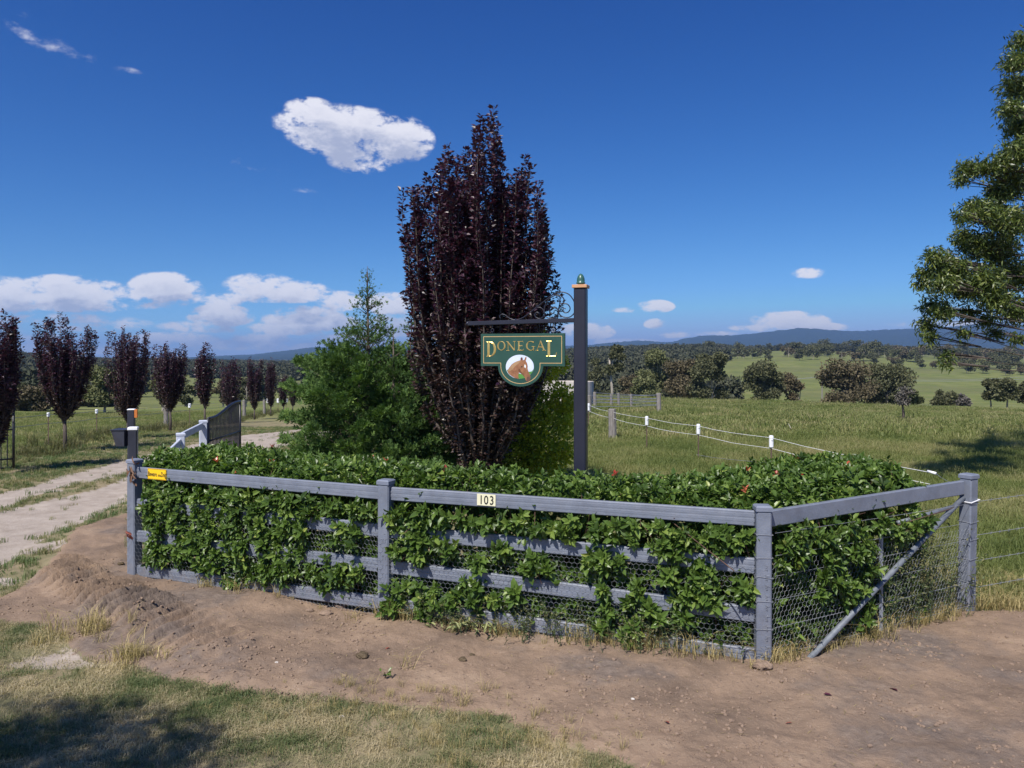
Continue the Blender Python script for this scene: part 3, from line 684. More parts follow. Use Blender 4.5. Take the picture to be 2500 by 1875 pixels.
# hexagonal netting, real wire
def netting(p, q, z0, z1, parent, phase=0.):
    p = Vector(p); q = Vector(q); L_ = (q-p).length; dd = (q-p).normalized(); nn = Vector((dd.y, -dd.x, 0))
    a = .028; wx = a*math.sqrt(3); segs = []
    rows = int((z1-z0)/(1.5*a))
    for r_ in range(rows+1):
        off = wx/2 if r_ % 2 else 0; zc = z0+r_*1.5*a
        for c in range(int(L_/wx)+1):
            s0 = c*wx+off
            if s0+wx/2 > L_: continue
            segs += [((s0, zc+a), (s0+wx/2, zc+a/2)), ((s0+wx/2, zc+a/2), (s0+wx/2, zc-a/2)), ((s0+wx/2, zc+a/2), (s0+wx, zc+a))]
    S = np.array(segs)
    def to3(sz):
        s_, z_ = sz[..., 0], sz[..., 1]
        dist = np.minimum(s_, L_-s_); off = .036+.034*np.clip(1-dist/.22, 0, 1)+fbm(s_, z_, .4, 2, 90)*.018
        zz = z_+fbm(s_, z_, .6, 2, 91)*.02; s2 = s_+fbm(s_, z_, .3, 2, 92)*.012
        return np.stack([p.x+dd.x*s2+nn.x*off, p.y+dd.y*s2+nn.y*off, zz], -1)
    A = to3(S[:, 0]); B = to3(S[:, 1]); n = len(A)
    T = B-A; T /= np.linalg.norm(T, axis=1, keepdims=True); N1 = np.array([nn.x, nn.y, 0.])[None]+0*T; N2 = np.cross(T, N1); r = .00115
    V = np.zeros((n, 6, 3))
    for k in range(3):
        an = 2.094*k; o = (N1*math.cos(an)+N2*math.sin(an))*r; V[:, k] = A+o; V[:, 3+k] = B+o
    f = np.array([[0,1,4,3],[1,2,5,4],[2,0,3,5]]).ravel()
    me = fast_mesh('wire_netting', V, f[None]+np.arange(n)[:, None]*6, np.full(n*3, 4))
    link('wire_netting', me, parent, M['wire'])
def frontend(p, dd, s): n_ = Vector((dd.y, -dd.x, 0)); return p+dd*s
for a, b_, zt in ((FP[0], FP[1], .86), (FP[1], FP[2], .82), (FP[2], FP[3], .86)):
    dd = (b_-a).normalized(); netting(a-dd*.05, b_+dd*.05, .0, zt, fence)

# small plates on the top rail
TXT = {}
def text_mesh(s, size, depth=.0008, bold=0.):
    c = bpy.data.curves.new('lettering', 'FONT'); c.body = s; c.size = size; c.extrude = depth; c.offset = bold; c.align_x = 'LEFT'; c.resolution_u = 3
    o = bpy.data.objects.new('lettering', c); COL.objects.link(o); dg = bpy.context.evaluated_depsgraph_get(); dg.update()
    me = bpy.data.meshes.new_from_object(o.evaluated_get(dg)); bpy.data.objects.remove(o); return me
def plate(name, label, cat, c0, dd, w_, h_, tilt, mat, border=False):
    e = tag(empty(name, c0), label, cat)
    e.rotation_euler = (0, -tilt, math.atan2(dd.y, dd.x))
    mb = MB(); mb.box((0, 0, 0), (w_, .003, h_), None, .0); mb.build('plate', M[mat], e)
    return e
def put_text(e, s, size, x, z, sx=1., bold=0., mat='ink', name='lettering'):
    me = text_mesh(s, size, .0006, bold); o = link(name, me, e); me.materials.clear(); me.materials.append(M[mat])
    o.rotation_euler = (R(90), 0, 0); o.location = (x, -.0025, z); o.scale = (sx, 1, 1); return o
def on_rail(bay, px, off):
    a, b_ = FP[bay], FP[bay+1]; u = (px-CXP)/FX; dx, dy = b_.x-a.x, b_.y-a.y; t = (u*a.y-a.x)/(dx-u*dy)
    dd = (b_-a).normalized(); n_ = Vector((dd.y, -dd.x, 0)); zt = RZ[bay][0]*(1-t)+RZ[bay+1][0]*t
    return a.lerp(b_, t)+n_*off+Vector((0, 0, zt)), dd, math.atan2(RZ[bay+1][0]-RZ[bay][0], (b_-a).length)
c0, dd, tl = on_rail(1, 1190, .031)
e = plate('house_number', 'cream house number plate reading 103 on the top rail', 'number plate', c0-Vector((0, 0, .058)), dd, .185, .108, tl, 'cream')
for i, ch in enumerate('103'): put_text(e, ch, .118, -.080+i*.056+(.006 if i == 0 else 0), -.041, .80, .0012, name='digit')
c0, dd, tl = on_rail(0, 389, .033)
e = plate('dog_warning_sign', 'small yellow dog warning sign on the left end of the top rail', 'sign', c0-Vector((0, 0, .062)), dd, .30, .125, tl, 'yellow')
put_text(e, 'Beware', .074, -.140, -.026, .62, .0012); put_text(e, 'of the', .044, .016, -.026, .48, .0006); put_text(e, 'Dog', .078, .068, -.026, .60, .0012)
mb = MB(); 
for (x_, z_, sx_, sz_) in ((0, .057, .29, .003), (0, -.057, .29, .003), (-.1435, 0, .003, .111), (.1435, 0, .003, .111)): mb.box((x_, -.002, z_), (sx_, .0015, sz_))
mb.build('border_line', M['ink'], e)

# ------------------------------------------------------------------ hedge
def make_hedge():
    h = tag(empty('hedge', (0, 0, 0)), 'clipped glossy green hedge with red new leaves behind the grey fence', 'hedge')
    RP = []; RD = []; RS = []            # rosette position, direction, size
    def add(P, D, S=1.): RP.append(P); RD.append(D); RS.append(np.full(len(P), S))
    back = [(-4.75,10.2),(-3.6,10.4),(-1.75,9.3),(-.45,8.45),(.6,7.85),(1.9,8.1),(2.8,8.75),(3.55,9.15),(4.0,9.05),(4.2,8.2),(3.95,7.52)]
    front = [(-4.42,9.16),(-1.24,7.68),(2.107,6.58),(3.95,7.55)]
    poly = front+back[::-1]
    xs = rng.uniform(-4.9, 4.4, 30000); ys = rng.uniform(6.4, 10.6, 30000)
    k = inpoly(xs, ys, poly); xs, ys = xs[k], ys[k]
    area = 9.3*4.2*k.mean()
    de = segdist(xs, ys, poly+[poly[0]])
    bump = .05*sm(xs, 1.7, 3.0)
    topz = 1.40+bump+fbm(xs, ys, .6, 3, 55)*.14+fbm(xs, ys, .15, 2, 56)*.07-.16*(1-sm(de, 0, .22))
    n = len(xs); perm = rng.permutation(n)
    n1 = int(area*135); a = perm[:n1]
    D = np.stack([rng.normal(0, .42, n1), rng.normal(-.12, .42, n1), np.ones(n1)], 1)
    add(np.stack([xs[a], ys[a], topz[a]+rng.normal(0, .022, n1)], 1), D)
    a = perm[n1:2*n1]
    D = np.stack([rng.normal(0, .7, len(a)), rng.normal(-.2, .7, len(a)), np.ones(len(a))*.7], 1)
    add(np.stack([xs[a], ys[a], topz[a]-rng.uniform(.05, .16, len(a))], 1), D)
    a = perm[2*n1:2*n1+900]
    add(np.stack([xs[a], ys[a], rng.uniform(.35, 1.25, len(a))], 1), rng.normal(0, 1, (len(a), 3)))
    # back side and left end
    for (p, q) in list(zip(back[:-1], back[1:]))+[((-4.42, 9.2), (-4.75, 10.2))]:
        L_ = math.hypot(q[0]-p[0], q[1]-p[1]); n_ = int(L_*1.2*95); t = rng.random(n_); z = rng.uniform(.1, 1.35, n_)
        nx, ny = -(q[1]-p[1])/L_, (q[0]-p[0])/L_
        if p == (-4.42, 9.2): nx, ny = -.95, -.3
        off = rng.uniform(-.1, .04, n_)
        P = np.stack([p[0]+(q[0]-p[0])*t+nx*off, p[1]+(q[1]-p[1])*t+ny*off, z], 1)
        add(P, np.stack([nx+rng.normal(0, .5, n_), ny+rng.normal(0, .5, n_), .3+rng.normal(0, .5, n_)], 1))
    # foliage behind the rails and netting, thinner near the ground on the right
    legs = [(FP[0], FP[1]), (FP[1], FP[2]), (FP[2], FP[3])]
    for li, (p, q) in enumerate(legs):
        L_ = (q-p).length; dd = (q-p)/L_; nn = Vector((dd.y, -dd.x, 0))
        s_end = L_ if li < 2 else L_*.62
        for (lo, hi, dens) in ((-.10, .0, 185), (-.40, -.14, 100)):
            n_ = int(s_end*1.3*dens); s = rng.random(n_)*s_end; z = rng.uniform(.08, 1.32, n_)
            low = (z < .55) & (s/L_ > .15) & (rng.random(n_) < (.30 if li == 1 else .04 if li == 0 else .35))
            mid = (li == 1) & (z < .95) & (rng.random(n_) < .15)
            kk = ~(low | mid); s, z = s[kk], z[kk]; n_ = len(s)
            off = rng.uniform(lo, hi, n_); off = np.where(z > 1.08, np.minimum(off, rng.uniform(-.26, -.15, n_)), off)
            P = np.stack([p.x+dd.x*s+nn.x*off, p.y+dd.y*s+nn.y*off, z], 1)
            add(P, np.stack([nn.x+rng.normal(0, .5, n_), nn.y+rng.normal(0, .5, n_), .45+rng.normal(0, .45, n_)], 1))
    # sprays that push out through the rails: measured clumps (leg, px, py, r in px)
    c5 = lambda a, b_, r_: (280+.3617*a, 1000+.3617*b_, r_*.3617)
    c6 = lambda a, b_, r_: (1000+.3617*a, 1100+.3617*b_, r_*.3617)
    c7 = lambda a, b_, r_: (1700+.3617*a, 1050+.3617*b_, r_*.3617)
    C = []
    for t in [(170,560,80),(280,560,80),(400,560,70),(150,680,90),(250,650,100),(370,640,90),(450,650,90),(600,620,90),(720,610,90),(850,620,100),(980,600,90),(1100,600,90),(1250,590,90),(1380,620,90),(1500,640,90),(1650,640,90),(1730,650,70),
              (130,850,80),(60,880,50),(330,930,100),(450,940,80),(250,980,60),(700,900,110),(870,960,120),(1060,900,110),(1050,1050,130),(1180,1100,110),(1400,1060,100),(1300,850,90),(1550,850,80),(1650,870,70),(1550,1130,90),(1650,1100,90),(1440,1160,80),(900,1110,70),(350,800,70),(560,850,80),(560,960,80),(700,1000,80),(600,1060,60),(800,1130,60),(160,960,60),(340,1000,60),(1250,960,70),(1150,820,80),(800,760,110),(1000,740,110),(620,740,90),(450,760,80),(230,700,90),(1200,720,90),(1340,700,80)]:
        C.append((0 if t[0] < 1790 else 1, *c5(*t)))
    for t in [(1950,650,100),(2050,800,110),(2120,620,90),(1900,750,70),(1930,920,80),(2100,950,90),(1930,1230,100),(2100,1240,120),(1880,1340,70)]: C.append((1, *c5(*t)))
    for t in [(120,420,90),(100,560,120),(120,200,60),(250,440,90),(250,620,90),(400,440,70),(520,460,90),(650,440,70),(770,450,80),(900,500,80),(1080,510,90),(1250,520,80),(1400,530,80),(1520,540,80),(1700,600,100),(1850,560,90),(2000,570,100),(2100,560,100),(1850,700,110),(1900,850,110),(2000,920,110),(1850,950,90),(1750,830,60),(2040,1000,70),(1310,690,50),(1330,760,60),(1240,740,50),(1420,740,45),(860,720,60),(820,780,50),(930,790,40),(640,660,45),(1320,930,45),(1340,1060,60),(1310,1170,50),(1530,1200,75),(1490,1250,50),(450,1010,70),(350,920,80),(60,700,60),(600,1000,50),(300,1010,60),(200,1040,60),(120,1080,60),(480,760,50),(440,900,45),(720,960,40),(1560,920,50),(1480,1000,40),(1620,1040,40),(1850,1090,45),(1700,1110,45),(1640,440,35),(1660,480,45)]:
        C.append((1, *c6(*t)))
    for t in [(150,680,80),(250,700,80),(330,760,70),(180,800,50),(80,960,80),(60,1080,80),(330,1020,60),(340,1110,50)]: C.append((1, *c7(*t)))
    for t in [(590,770,60),(560,860,60),(640,700,50),(620,860,80),(720,720,90),(850,690,90),(1000,640,80),(1100,740,90),(900,830,110),(1040,850,100),(800,920,90),(850,1040,100),(980,990,100),(1080,1030,80),(1000,1110,70),(1120,1180,50),(1090,1290,70),(1140,900,70),(1130,1380,40),(1220,640,60),(1330,640,60),(1430,620,55),(1510,620,45),(1350,690,50)]: C.append((2, *c7(*t)))
    for (li, px, py, pr) in C:
        p, q = legs[li]; L_ = (q-p).length; dd = (q-p)/L_; nn = Vector((dd.y, -dd.x, 0))
        u = (px-CXP)/FX; t = (u*p.y-p.x)/((q.x-p.x)-u*(q.y-p.y)); pt = p.lerp(q, t); dep = pt.y
        z0 = CH+(HZ-py)/FX*dep; r_ = pr/FX*dep
        n_ = max(6, int(math.pi*r_*r_*175)); an = rng.random(n_)*6.283; rr = np.sqrt(rng.random(n_))
        ds = np.cos(an)*rr*r_; dz = np.sin(an)*rr*r_; off = .045+.075*(1-rr**2)+rng.normal(0, .012, n_)
        zz = z0+dz
        hide = (zz > 1.17) & (zz < 1.34) & (py > 1290) if False else (zz > 1.15)
        off = np.where(hide, off-.26, off)
        P = np.stack([pt.x+dd.x*ds+nn.x*off, pt.y+dd.y*ds+nn.y*off, zz], 1)
        Dv = np.stack([nn.x*.9+dd.x*ds/r_*.5+rng.normal(0, .3, n_), nn.y*.9+dd.y*ds/r_*.5+rng.normal(0, .3, n_), .35+.4*dz/r_+rng.normal(0, .3, n_)], 1)
        add(P, Dv, 1.08)
    P = np.concatenate(RP); D = np.concatenate(RD); S = np.concatenate(RS); D /= np.linalg.norm(D, axis=1, keepdims=True)
    # the left end post stands clear of the leaves
    def clear_(Q): return ~((Q[:, 0] < -4.24) & (Q[:, 1] < 9.42) & (Q[:, 1] < 9.42))
    nlast = int(sum(len(x_) for x_ in RP[-len(C):])); ok_ = clear_(P); nlast = int(ok_[-nlast:].sum()); P, D, S = P[ok_], D[ok_], S[ok_]
    nr = len(P); K = 9
    # leaves of each rosette
    ref = np.where(np.abs(D[:, 2:3]) < .9, np.array([[0, 0, 1.]]), np.array([[1., 0, 0]])); A1 = np.cross(D, ref); A1 /= np.linalg.norm(A1, axis=1, keepdims=True); A2 = np.cross(D, A1)
    ph = np.arange(K)[None]*2.4+rng.random((nr, 1))*6.283; opn = np.radians(np.linspace(82, 32, K))[None]+rng.normal(0, .16, (nr, K))
    Ld = D[:, None]*np.cos(opn)[..., None]+(A1[:, None]*np.cos(ph)[..., None]+A2[:, None]*np.sin(ph)[..., None])*np.sin(opn)[..., None]
    Ld[..., 2] -= .10
    Pp = P[:, None]+D[:, None]*(np.linspace(-.055, .0, K)[None, :, None])
    Nn = D[:, None]+rng.normal(0, .22, (nr, K, 3))
    Lf = (.088*S[:, None])*rng.uniform(.50, 1.22, (nr, K))*rng.uniform(.8, 1.15, (nr, 1))*np.linspace(1.08, .8, K)[None]
    Pp = Pp.reshape(-1, 3); Ld = Ld.reshape(-1, 3); Nn = Nn.reshape(-1, 3); Lf = Lf.ravel()
    var = np.clip(np.repeat(rng.normal(.48, .20, nr), K)+rng.normal(0, .14, nr*K), 0, .94)
    var[rng.random(len(var)) < .006] = 1.
    redr = (rng.random(nr) < .016) & (P[:, 2] > 1.3)
    red = np.repeat(redr, K) & (np.tile(np.arange(K), nr) >= 5)
    Mx = rotM(Ld, Nn)
    # the largest leaves in the picture are parts of their own
    tip = Pp+Mx[:, :, 0]*(Lf[:, None]*.5); size = Lf/tip[:, 1]
    frontness = (tip[:, 1] < 7.6)
    score = size*frontness*(.6+.4*(P[np.repeat(np.arange(nr), K)][:, 2] < 1.5))
    # only leaves in front of everything: clump sprays were added last
    nfront = sum(1 for _ in range(1)); start = len(Pp)-nlast*K
    score[:start] = 0
    order = np.argsort(-score); pick = order[:290]; rest = np.ones(len(Pp), bool); rest[pick] = False
    leafcloud('foliage', LEAF, Pp[rest], Mx[rest], Lf[rest], Lf[rest]*.52, [M['hedge'], M['hedge_red']], h, var=var[rest], smooth=False, matidx=red[rest].astype(int))
    bpy.context.scene.objects['foliage']['kind'] = 'stuff'
    tv_, tf = LEAF; meshes = []
    for q_ in range(10):
        me = fast_mesh('leaf', tv_*np.array([1, .52, 1]), np.concatenate([np.array(f) for f in tf]), [len(f) for f in tf], var=np.full(len(tv_), .15+.08*q_))
        me.materials.append(M['hedge']); meshes.append(me)
    for i in pick:
        o = bpy.data.objects.new('leaf', meshes[int(var[i]*9.9) % 10]); COL.objects.link(o); o.parent = h
        m4 = Matrix(Mx[i].tolist()).to_4x4(); o.matrix_local = Matrix.Translation(Vector(Pp[i])) @ m4 @ Matrix.Scale(float(Lf[i]), 4)
    # woody stems inside
    mb = MB()
    for i in range(150):
        t = rng.random(); li = rng.integers(0, 3); p, q = legs[li]; t = t*(.62 if li == 2 else 1); b0 = p.lerp(q, t); dd = (q-p).normalized(); nn = Vector((dd.y, -dd.x, 0))
        b0 = b0-nn*rng.uniform(.15, .8)
        pts = [b0+Vector((0, 0, -.05))]; 
        for k_ in range(1, 5): pts.append(b0+Vector((rng.normal(0, .06*k_), rng.normal(0, .06*k_), .3*k_)))
        mb.tube(pts, [.011, .009, .007, .005, .003], 5)
    for c in range(0, nr, 5):
        a_ = Vector(P[c]); mb.tube([a_-Vector(D[c])*.16+Vector((0, 0, -.05)), a_-Vector(D[c])*.05, a_], [.003, .0025, .002], 3, False)
    mb.build('stems', M['twig'], h)
    return P
HP = make_hedge()

# thin weeds tangled in the netting on the right-hand leg
def weeds(name, label, p, q, n, z1, behind=.0, size=.03):
    P = []; Dv = []; mb = MB()
    for i in range(n):
        t = rng.random(); b0 = p.lerp(q, t); x_, y_ = b0.x+rng.normal(0, .07), b0.y+behind+rng.normal(0, .10); H = z1*rng.uniform(.4, 1)
        g0 = gz(x_, y_); pts = [Vector((x_, y_, g0-.02))]; dx, dy = rng.normal(0, .10), rng.normal(0, .10)
        for k_ in range(1, 6): pts.append(Vector((x_+dx*k_/5*2*H+rng.normal(0, .012), y_+dy*k_/5*2*H, g0+H*k_/5)))
        mb.tube(pts, [.003, .0025, .002, .0018, .0015, .001], 3, False)
        for k_ in range(int(9+14*H)):
            s = rng.uniform(.15, 1)*5; j = min(int(s), 4); pp = pts[j].lerp(pts[j+1], s-j); P.append(pp); Dv.append((rng.normal(0, 1), rng.normal(0, 1), rng.normal(.3, .6)))
    e = tag(empty(name), label, 'weeds', kind='stuff'); mb.build('stems', M['weed'], e)
    P = np.array(P); Dv = np.array(Dv); leafcloud('leaves', LEAF4, P, rotM(Dv, rng.normal(0, .5, (len(P), 3))+np.array([0, 0, 1.])), rng.uniform(.6, 1.4, len(P))*size, rng.uniform(.6, 1.2, len(P))*size*.42, M['weed'], e)
    e['kind'] = 'stuff'
weeds('weeds', 'thin tangled weeds behind the netting beside the right end post', FP[2].lerp(FP[3], .45), FP[3]-Vector((.12, .1, 0)), 150, 1.0, .12, .045)
weeds('weeds', 'low weeds under the hedge beside the corner post', FP[2].lerp(FP[3], .05), FP[2].lerp(FP[3], .5), 60, .4, .10, .045)
weeds('weeds', 'grassy weeds growing up through the lowest rail of the middle bay', FP[1].lerp(FP[2], .1)+Vector((0, -.10, 0)), FP[1].lerp(FP[2], .80)+Vector((0, -.10, 0)), 110, .34, -.02, .035)
weeds('weeds', 'low green weeds under the hedge in the middle of the fence', FP[1].lerp(FP[2], .15), FP[1].lerp(FP[2], .97), 140, .42, .10, .04)

# ------------------------------------------------------------------ hanging sign on its post
YAW = R(17); SX, SY = .707, 8.0
sp = tag(empty('sign_post', (SX, SY, 0), -YAW), 'tall navy post with acorn finial and scrolled arm behind the hedge', 'sign post')
# local x runs along the arm: -x is towards the arm tip
g0 = gz(SX, SY)
TOPZ = 3.30
mb = MB(); mb.box((0, 0, (TOPZ+g0-.1)/2), (.125, .125, TOPZ-g0+.1), None, .010); mb.build('post', M['signpaint'], sp)
mb = MB(); mb.box((0, 0, TOPZ+.0165), (.155, .155, .033), None, .003); mb.build('collar', M['copper'], sp)
mb = MB(); mb.lathe((0, 0, TOPZ+.033), [(.030, 0), (.028, .008), (.046, .014), (.047, .024), (.040, .030), (.041, .050), (.038, .070), (.030, .092), (.018, .108), (.008, .116), (.001, .119)], 24); mb.build('finial', M['acorn'], sp, True)
ARM_Z = CH+(HZ-781.5)/FX*SY; ARM_L = 1.17; DR = .018
mb = MB(); Mr = Matrix.Rotation(-DR, 3, 'Y'); Mr = Matrix.Rotation(DR, 3, 'Y')
ctr = Vector((-.0625-ARM_L/2, 0, ARM_Z-DR*ARM_L/2))
mb.box(ctr, (ARM_L, .044, .044), Matrix.Rotation(-DR, 3, 'Y'), .004); mb.build('arm', M['signpaint'], sp)
mb = MB(); mb.lathe((0, 0, 0), [(.024, -.012), (.025, 0), (.020, .010), (.004, .014)], 14)
mb.v = [tuple(Vector((-z_, x_, y_))+Vector((-.0625-ARM_L-.005, 0, ARM_Z-DR*ARM_L))) for (x_, y_, z_) in mb.v]; mb.build('arm_cap', M['signpaint'], sp, True)
def S2(a, b_): return Vector((-.0625-(1665-a)*.000806, 0, ARM_Z+.022+(757-b_)*.000771))
def smooth_pts(pts, n=5):
    out = []; P4 = [pts[0]]+pts+[pts[-1]]
    for i in range(1, len(P4)-2):
        p0, p1, p2, p3 = P4[i-1:i+3]
        for k_ in range(n):
            t = k_/n; out.append(.5*((2*p1)+(-p0+p2)*t+(2*p0-5*p1+4*p2-p3)*t*t+(-p0+3*p1-3*p2+p3)*t**3))
    out.append(pts[-1]); return out
SCR = [[(1665,585),(1648,520),(1600,450),(1540,415),(1480,405),(1410,420),(1350,455),(1280,510),(1180,585),(1100,650),(1030,705),(960,748),(880,772),(800,752),(735,705),(690,690),(655,715),(665,745)],
       [(1270,745),(1262,660),(1275,580),(1320,500),(1400,450),(1460,450),(1510,480),(1527,525),(1508,562),(1475,555),(1468,530),(1485,525)],
       [(1668,560),(1672,640),(1650,700),(1590,745),(1510,738),(1460,695),(1455,630),(1500,570),(1565,568),(1603,620),(1585,670),(1540,685),(1510,660),(1515,630),(1545,630)],
       [(1290,740),(1340,757),(1400,748),(1442,705),(1445,650),(1405,615),(1360,625),(1335,660),(1350,690),(1385,688),(1395,660)],
       [(1165,608),(1215,610),(1258,660),(1255,725),(1205,757),(1150,740),(1135,705),(1155,672),(1188,680),(1190,700)]]
for c in SCR:
    mb = MB(); mb.tube(smooth_pts([S2(*q_) for q_ in c]), .0058, 8); mb.build('scroll', M['signpaint'], sp, True)
mb = MB()
for c in ((1455,660),(1505,560),(1260,672),(1170,588),(880,772)):
    mb.box(S2(*c), (.018, .018, .018), None, .003)
mb.build('scroll_collar', M['signpaint'], sp)

SG = tag(empty('hanging_sign', (SX, SY, 0), -YAW), 'green hanging house sign with gold DONEGAL lettering and a painted horse head', 'sign')
# sign plane coordinates: s = distance to the left of the post axis along the arm; z = world
SW, SH = 0.0, 0.0
sR = -.0625-(1665-1537)*.000806; Wd = 1.045; sL = sR-.915
scale_s = (sR-sL)/(1537-415)
def T2(a, b_):       # crop pixel -> local x, z on the sign face
    x_ = sR-(1537-a)*scale_s; top = CH+(HZ-813.2)/FX*8.03
    dx = a-415; yt = 976-(976-957)*dx/1122; yb = 1392+(1400-1392)*dx/1122
    zz = top-((b_-yt)/(yb-yt))*.342
    return x_, zz
def T2r(a, b_): return T2(a, b_)
topz = T2(1000, 966)[1]; botz = T2(1000, 1396)[1]
cx_, cz_ = T2(952, 1396); r_x = (1252-650)/2*scale_s; 
outl = [(sL, topz), (sR, topz), (sR, botz)]
Rb = .262; czc = botz-0.0
bz = T2(952, 1665)[1]
def disc(rx, rz, cz, a0, a1, n=28): return [(cx_+rx*math.cos(a0+(a1-a0)*i/n), cz+rz*math.sin(a0+(a1-a0)*i/n)) for i in range(n+1)]
neck = .022
arc = disc(r_x, (botz-bz)+.0, botz, 0, -math.pi)
arc = [(x_, z_-0) for (x_, z_) in arc]
outl += arc+[(sL, botz)]
# rounder bowl: the disc starts a little below the board edge
def solid(name, pts, y0, y1, mat, parent):
    n = len(pts); V = [(x_, y0, z_) for x_, z_ in pts]+[(x_, y1, z_) for x_, z_ in pts]
    F = [tuple(range(n)), tuple(range(2*n-1, n-1, -1))]+[(i, i+n, (i+1) % n+n, (i+1) % n) for i in range(n)]
    mb = MB(); mb.add(V, F); o = mb.build(name, M[mat] if isinstance(mat, str) else mat, parent)
    import bmesh
    bm = bmesh.new(); bm.from_mesh(o.data); bmesh.ops.recalc_face_normals(bm, faces=bm.faces); bm.to_mesh(o.data); bm.free(); return o
YF = -.018
board = solid('board', outl, YF, .018, 'board', SG)
def inset_outline(g):
    rr = r_x-g; rz = (botz-bz)-g
    return [(sL+g, topz-g), (sR-g, topz-g), (sR-g, botz+g), (cx_+rr, botz+g)]+[(cx_+rr*math.cos(a), botz+rz*math.sin(a)) for a in np.linspace(-.05, -math.pi+.05, 28)]+[(cx_-rr, botz+g), (sL+g, botz+g)]
def band(name, A_, B_, y_, mat, parent, close=True):
    V = [(x_, y_, z_) for x_, z_ in A_]+[(x_, y_, z_) for x_, z_ in B_]; n = len(A_)
    F = [(i, (i+1) % n, (i+1) % n+n, i+n) for i in range(n if close else n-1)]
    mb = MB(); mb.add(V, F); return mb.build(name, M[mat], parent)
band('border_line', inset_outline(.028), inset_outline(.034), YF-.0015, 'boardline', SG)
# gold letters: strokes with a raised ridge so that they catch light like cut letters
def strokes(name, L_, x0, z0, w_, h_, parent):
    V = []; F = []
    for st in L_:
        st = [(x0+p[0]*w_, z0+p[1]*h_, p[2]*h_) for p in st]
        b0 = len(V)
        for i, (x_, z_, t_) in enumerate(st):
            a = st[max(i-1, 0)]; c = st[min(i+1, len(st)-1)]; dx, dz = c[0]-a[0], c[1]-a[1]; l = math.hypot(dx, dz) or 1; nx, nz = -dz/l, dx/l
            V += [(x_+nx*t_/2, YF-.001, z_+nz*t_/2), (x_, YF-.001-.0045*min(1, t_/(.1*h_)), z_), (x_-nx*t_/2, YF-.001, z_-nz*t_/2)]
        for i in range(len(st)-1):
            k_ = b0+i*3; F += [(k_, k_+1, k_+4, k_+3), (k_+1, k_+2, k_+5, k_+4)]
    mb = MB(); mb.add(V, F); o = mb.build(name, M['gold'], parent); return o
def el(cx, cz, rx, rz, a0, a1, tk, tn, n=22):
    out = []
    for i in range(n+1):
        a = R(a0+(a1-a0)*i/n); out.append((cx+rx*math.cos(a), cz+rz*math.sin(a), tn+(tk-tn)*abs(math.cos(a))**1.3))
    return out
S_ = .16; T_ = .055
LET = {'D': [[(.22,.02,S_),(.22,.98,S_)], [(.0,.98,.03),(.12,.965,T_),(.42,.97,T_)], [(.0,.02,.03),(.12,.03,T_),(.42,.03,T_)], el(.38,.5,.48,.46,90,-90,S_,T_)],
       'O': [el(.5,.5,.42,.45,0,360,S_,T_)],
       'N': [[(.16,.03,T_+.02),(.16,.95,T_+.02)], [(.10,.96,S_*.9),(.86,.04,S_*.9)], [(.86,.04,T_+.02),(.86,.97,T_+.02)], [(0,.02,T_),(.32,.02,T_)], [(-.05,.98,T_),(.16,.97,T_)], [(.70,.98,T_),(1.02,.98,T_)]],
       'E': [[(.25,.02,S_),(.25,.98,S_)], [(.05,.97,T_),(.75,.97,T_+.01)], [(.75,.97,T_),(.80,.82,.03)], [(.25,.52,T_),(.65,.52,T_)], [(.66,.60,T_*.8),(.66,.44,T_*.8)], [(.05,.03,T_),(.80,.03,T_+.01)], [(.80,.03,T_),(.86,.22,.03)]],
       'G': [el(.52,.5,.43,.45,48,325,S_,T_), [(.82,.02,T_),(.82,.42,S_*.75)], [(.62,.43,T_),(1.0,.43,T_)], [(.82,.80,T_),(.86,.98,.03)]],
       'A': [[(.15,.03,T_+.01),(.50,.98,T_+.01)], [(.47,1.0,S_*.9),(.84,.03,S_*.95)], [(.28,.36,T_),(.70,.36,T_)], [(.0,.02,T_),(.30,.02,T_)], [(.66,.02,T_),(1.04,.02,T_)]],
       'L': [[(.25,.02,S_),(.25,.98,S_)], [(.0,.98,.03),(.1,.97,T_),(.5,.97,T_)], [(.02,.03,T_),(.85,.03,T_+.02)], [(.86,.03,T_),(.95,.28,.03)]]}
for ch, a0, b0_, a1, b1 in (('D',490,1272,628,1075),('O',640,1195,752,1068),('N',768,1195,890,1070),('E',905,1192,1015,1068),('G',1028,1195,1150,1063),('A',1155,1192,1292,1060),('L',1295,1272,1440,1060)):
    x0, z0 = T2(a0, b0_); x1, z1 = T2(a1, b1); strokes('letter', LET[ch], x0, z0, x1-x0, z1-z0, SG)['label'] = 'gold letter '+ch
def flat(name, pts, y_, mat, parent):
    mb = MB(); n = len(pts); mb.add([(x_, y_, z_) for x_, z_ in pts], [tuple(range(n))])
    o = mb.build(name, mat, parent); 
    import bmesh
    bm = bmesh.new(); bm.from_mesh(o.data); bmesh.ops.triangulate(bm, faces=bm.faces); bm.to_mesh(o.data); bm.free(); return o
mp = lambda n, a, b_, s=20: surf(n, [a, b_], s, .5)
oc = [T2(945+188*math.cos(a), 1405-158*math.sin(a)) for a in np.linspace(0, 2*math.pi, 48, endpoint=False)]
med = flat('medallion', oc, YF-.0010, mp('painted sky', (.52,.60,.80), (.66,.70,.82), 12), SG)
hl = [T2(a, b_) for a, b_ in [(1128,1440),(1100,1468),(1040,1472),(960,1500),(780,1440),(770,1450),(790,1490),(840,1530),(900,1558),(960,1563),(1010,1555),(1060,1530),(1105,1490)]]
flat('painted_hill', hl, YF-.0016, mp('painted grass', (.06,.20,.04), (.12,.30,.06)), med)
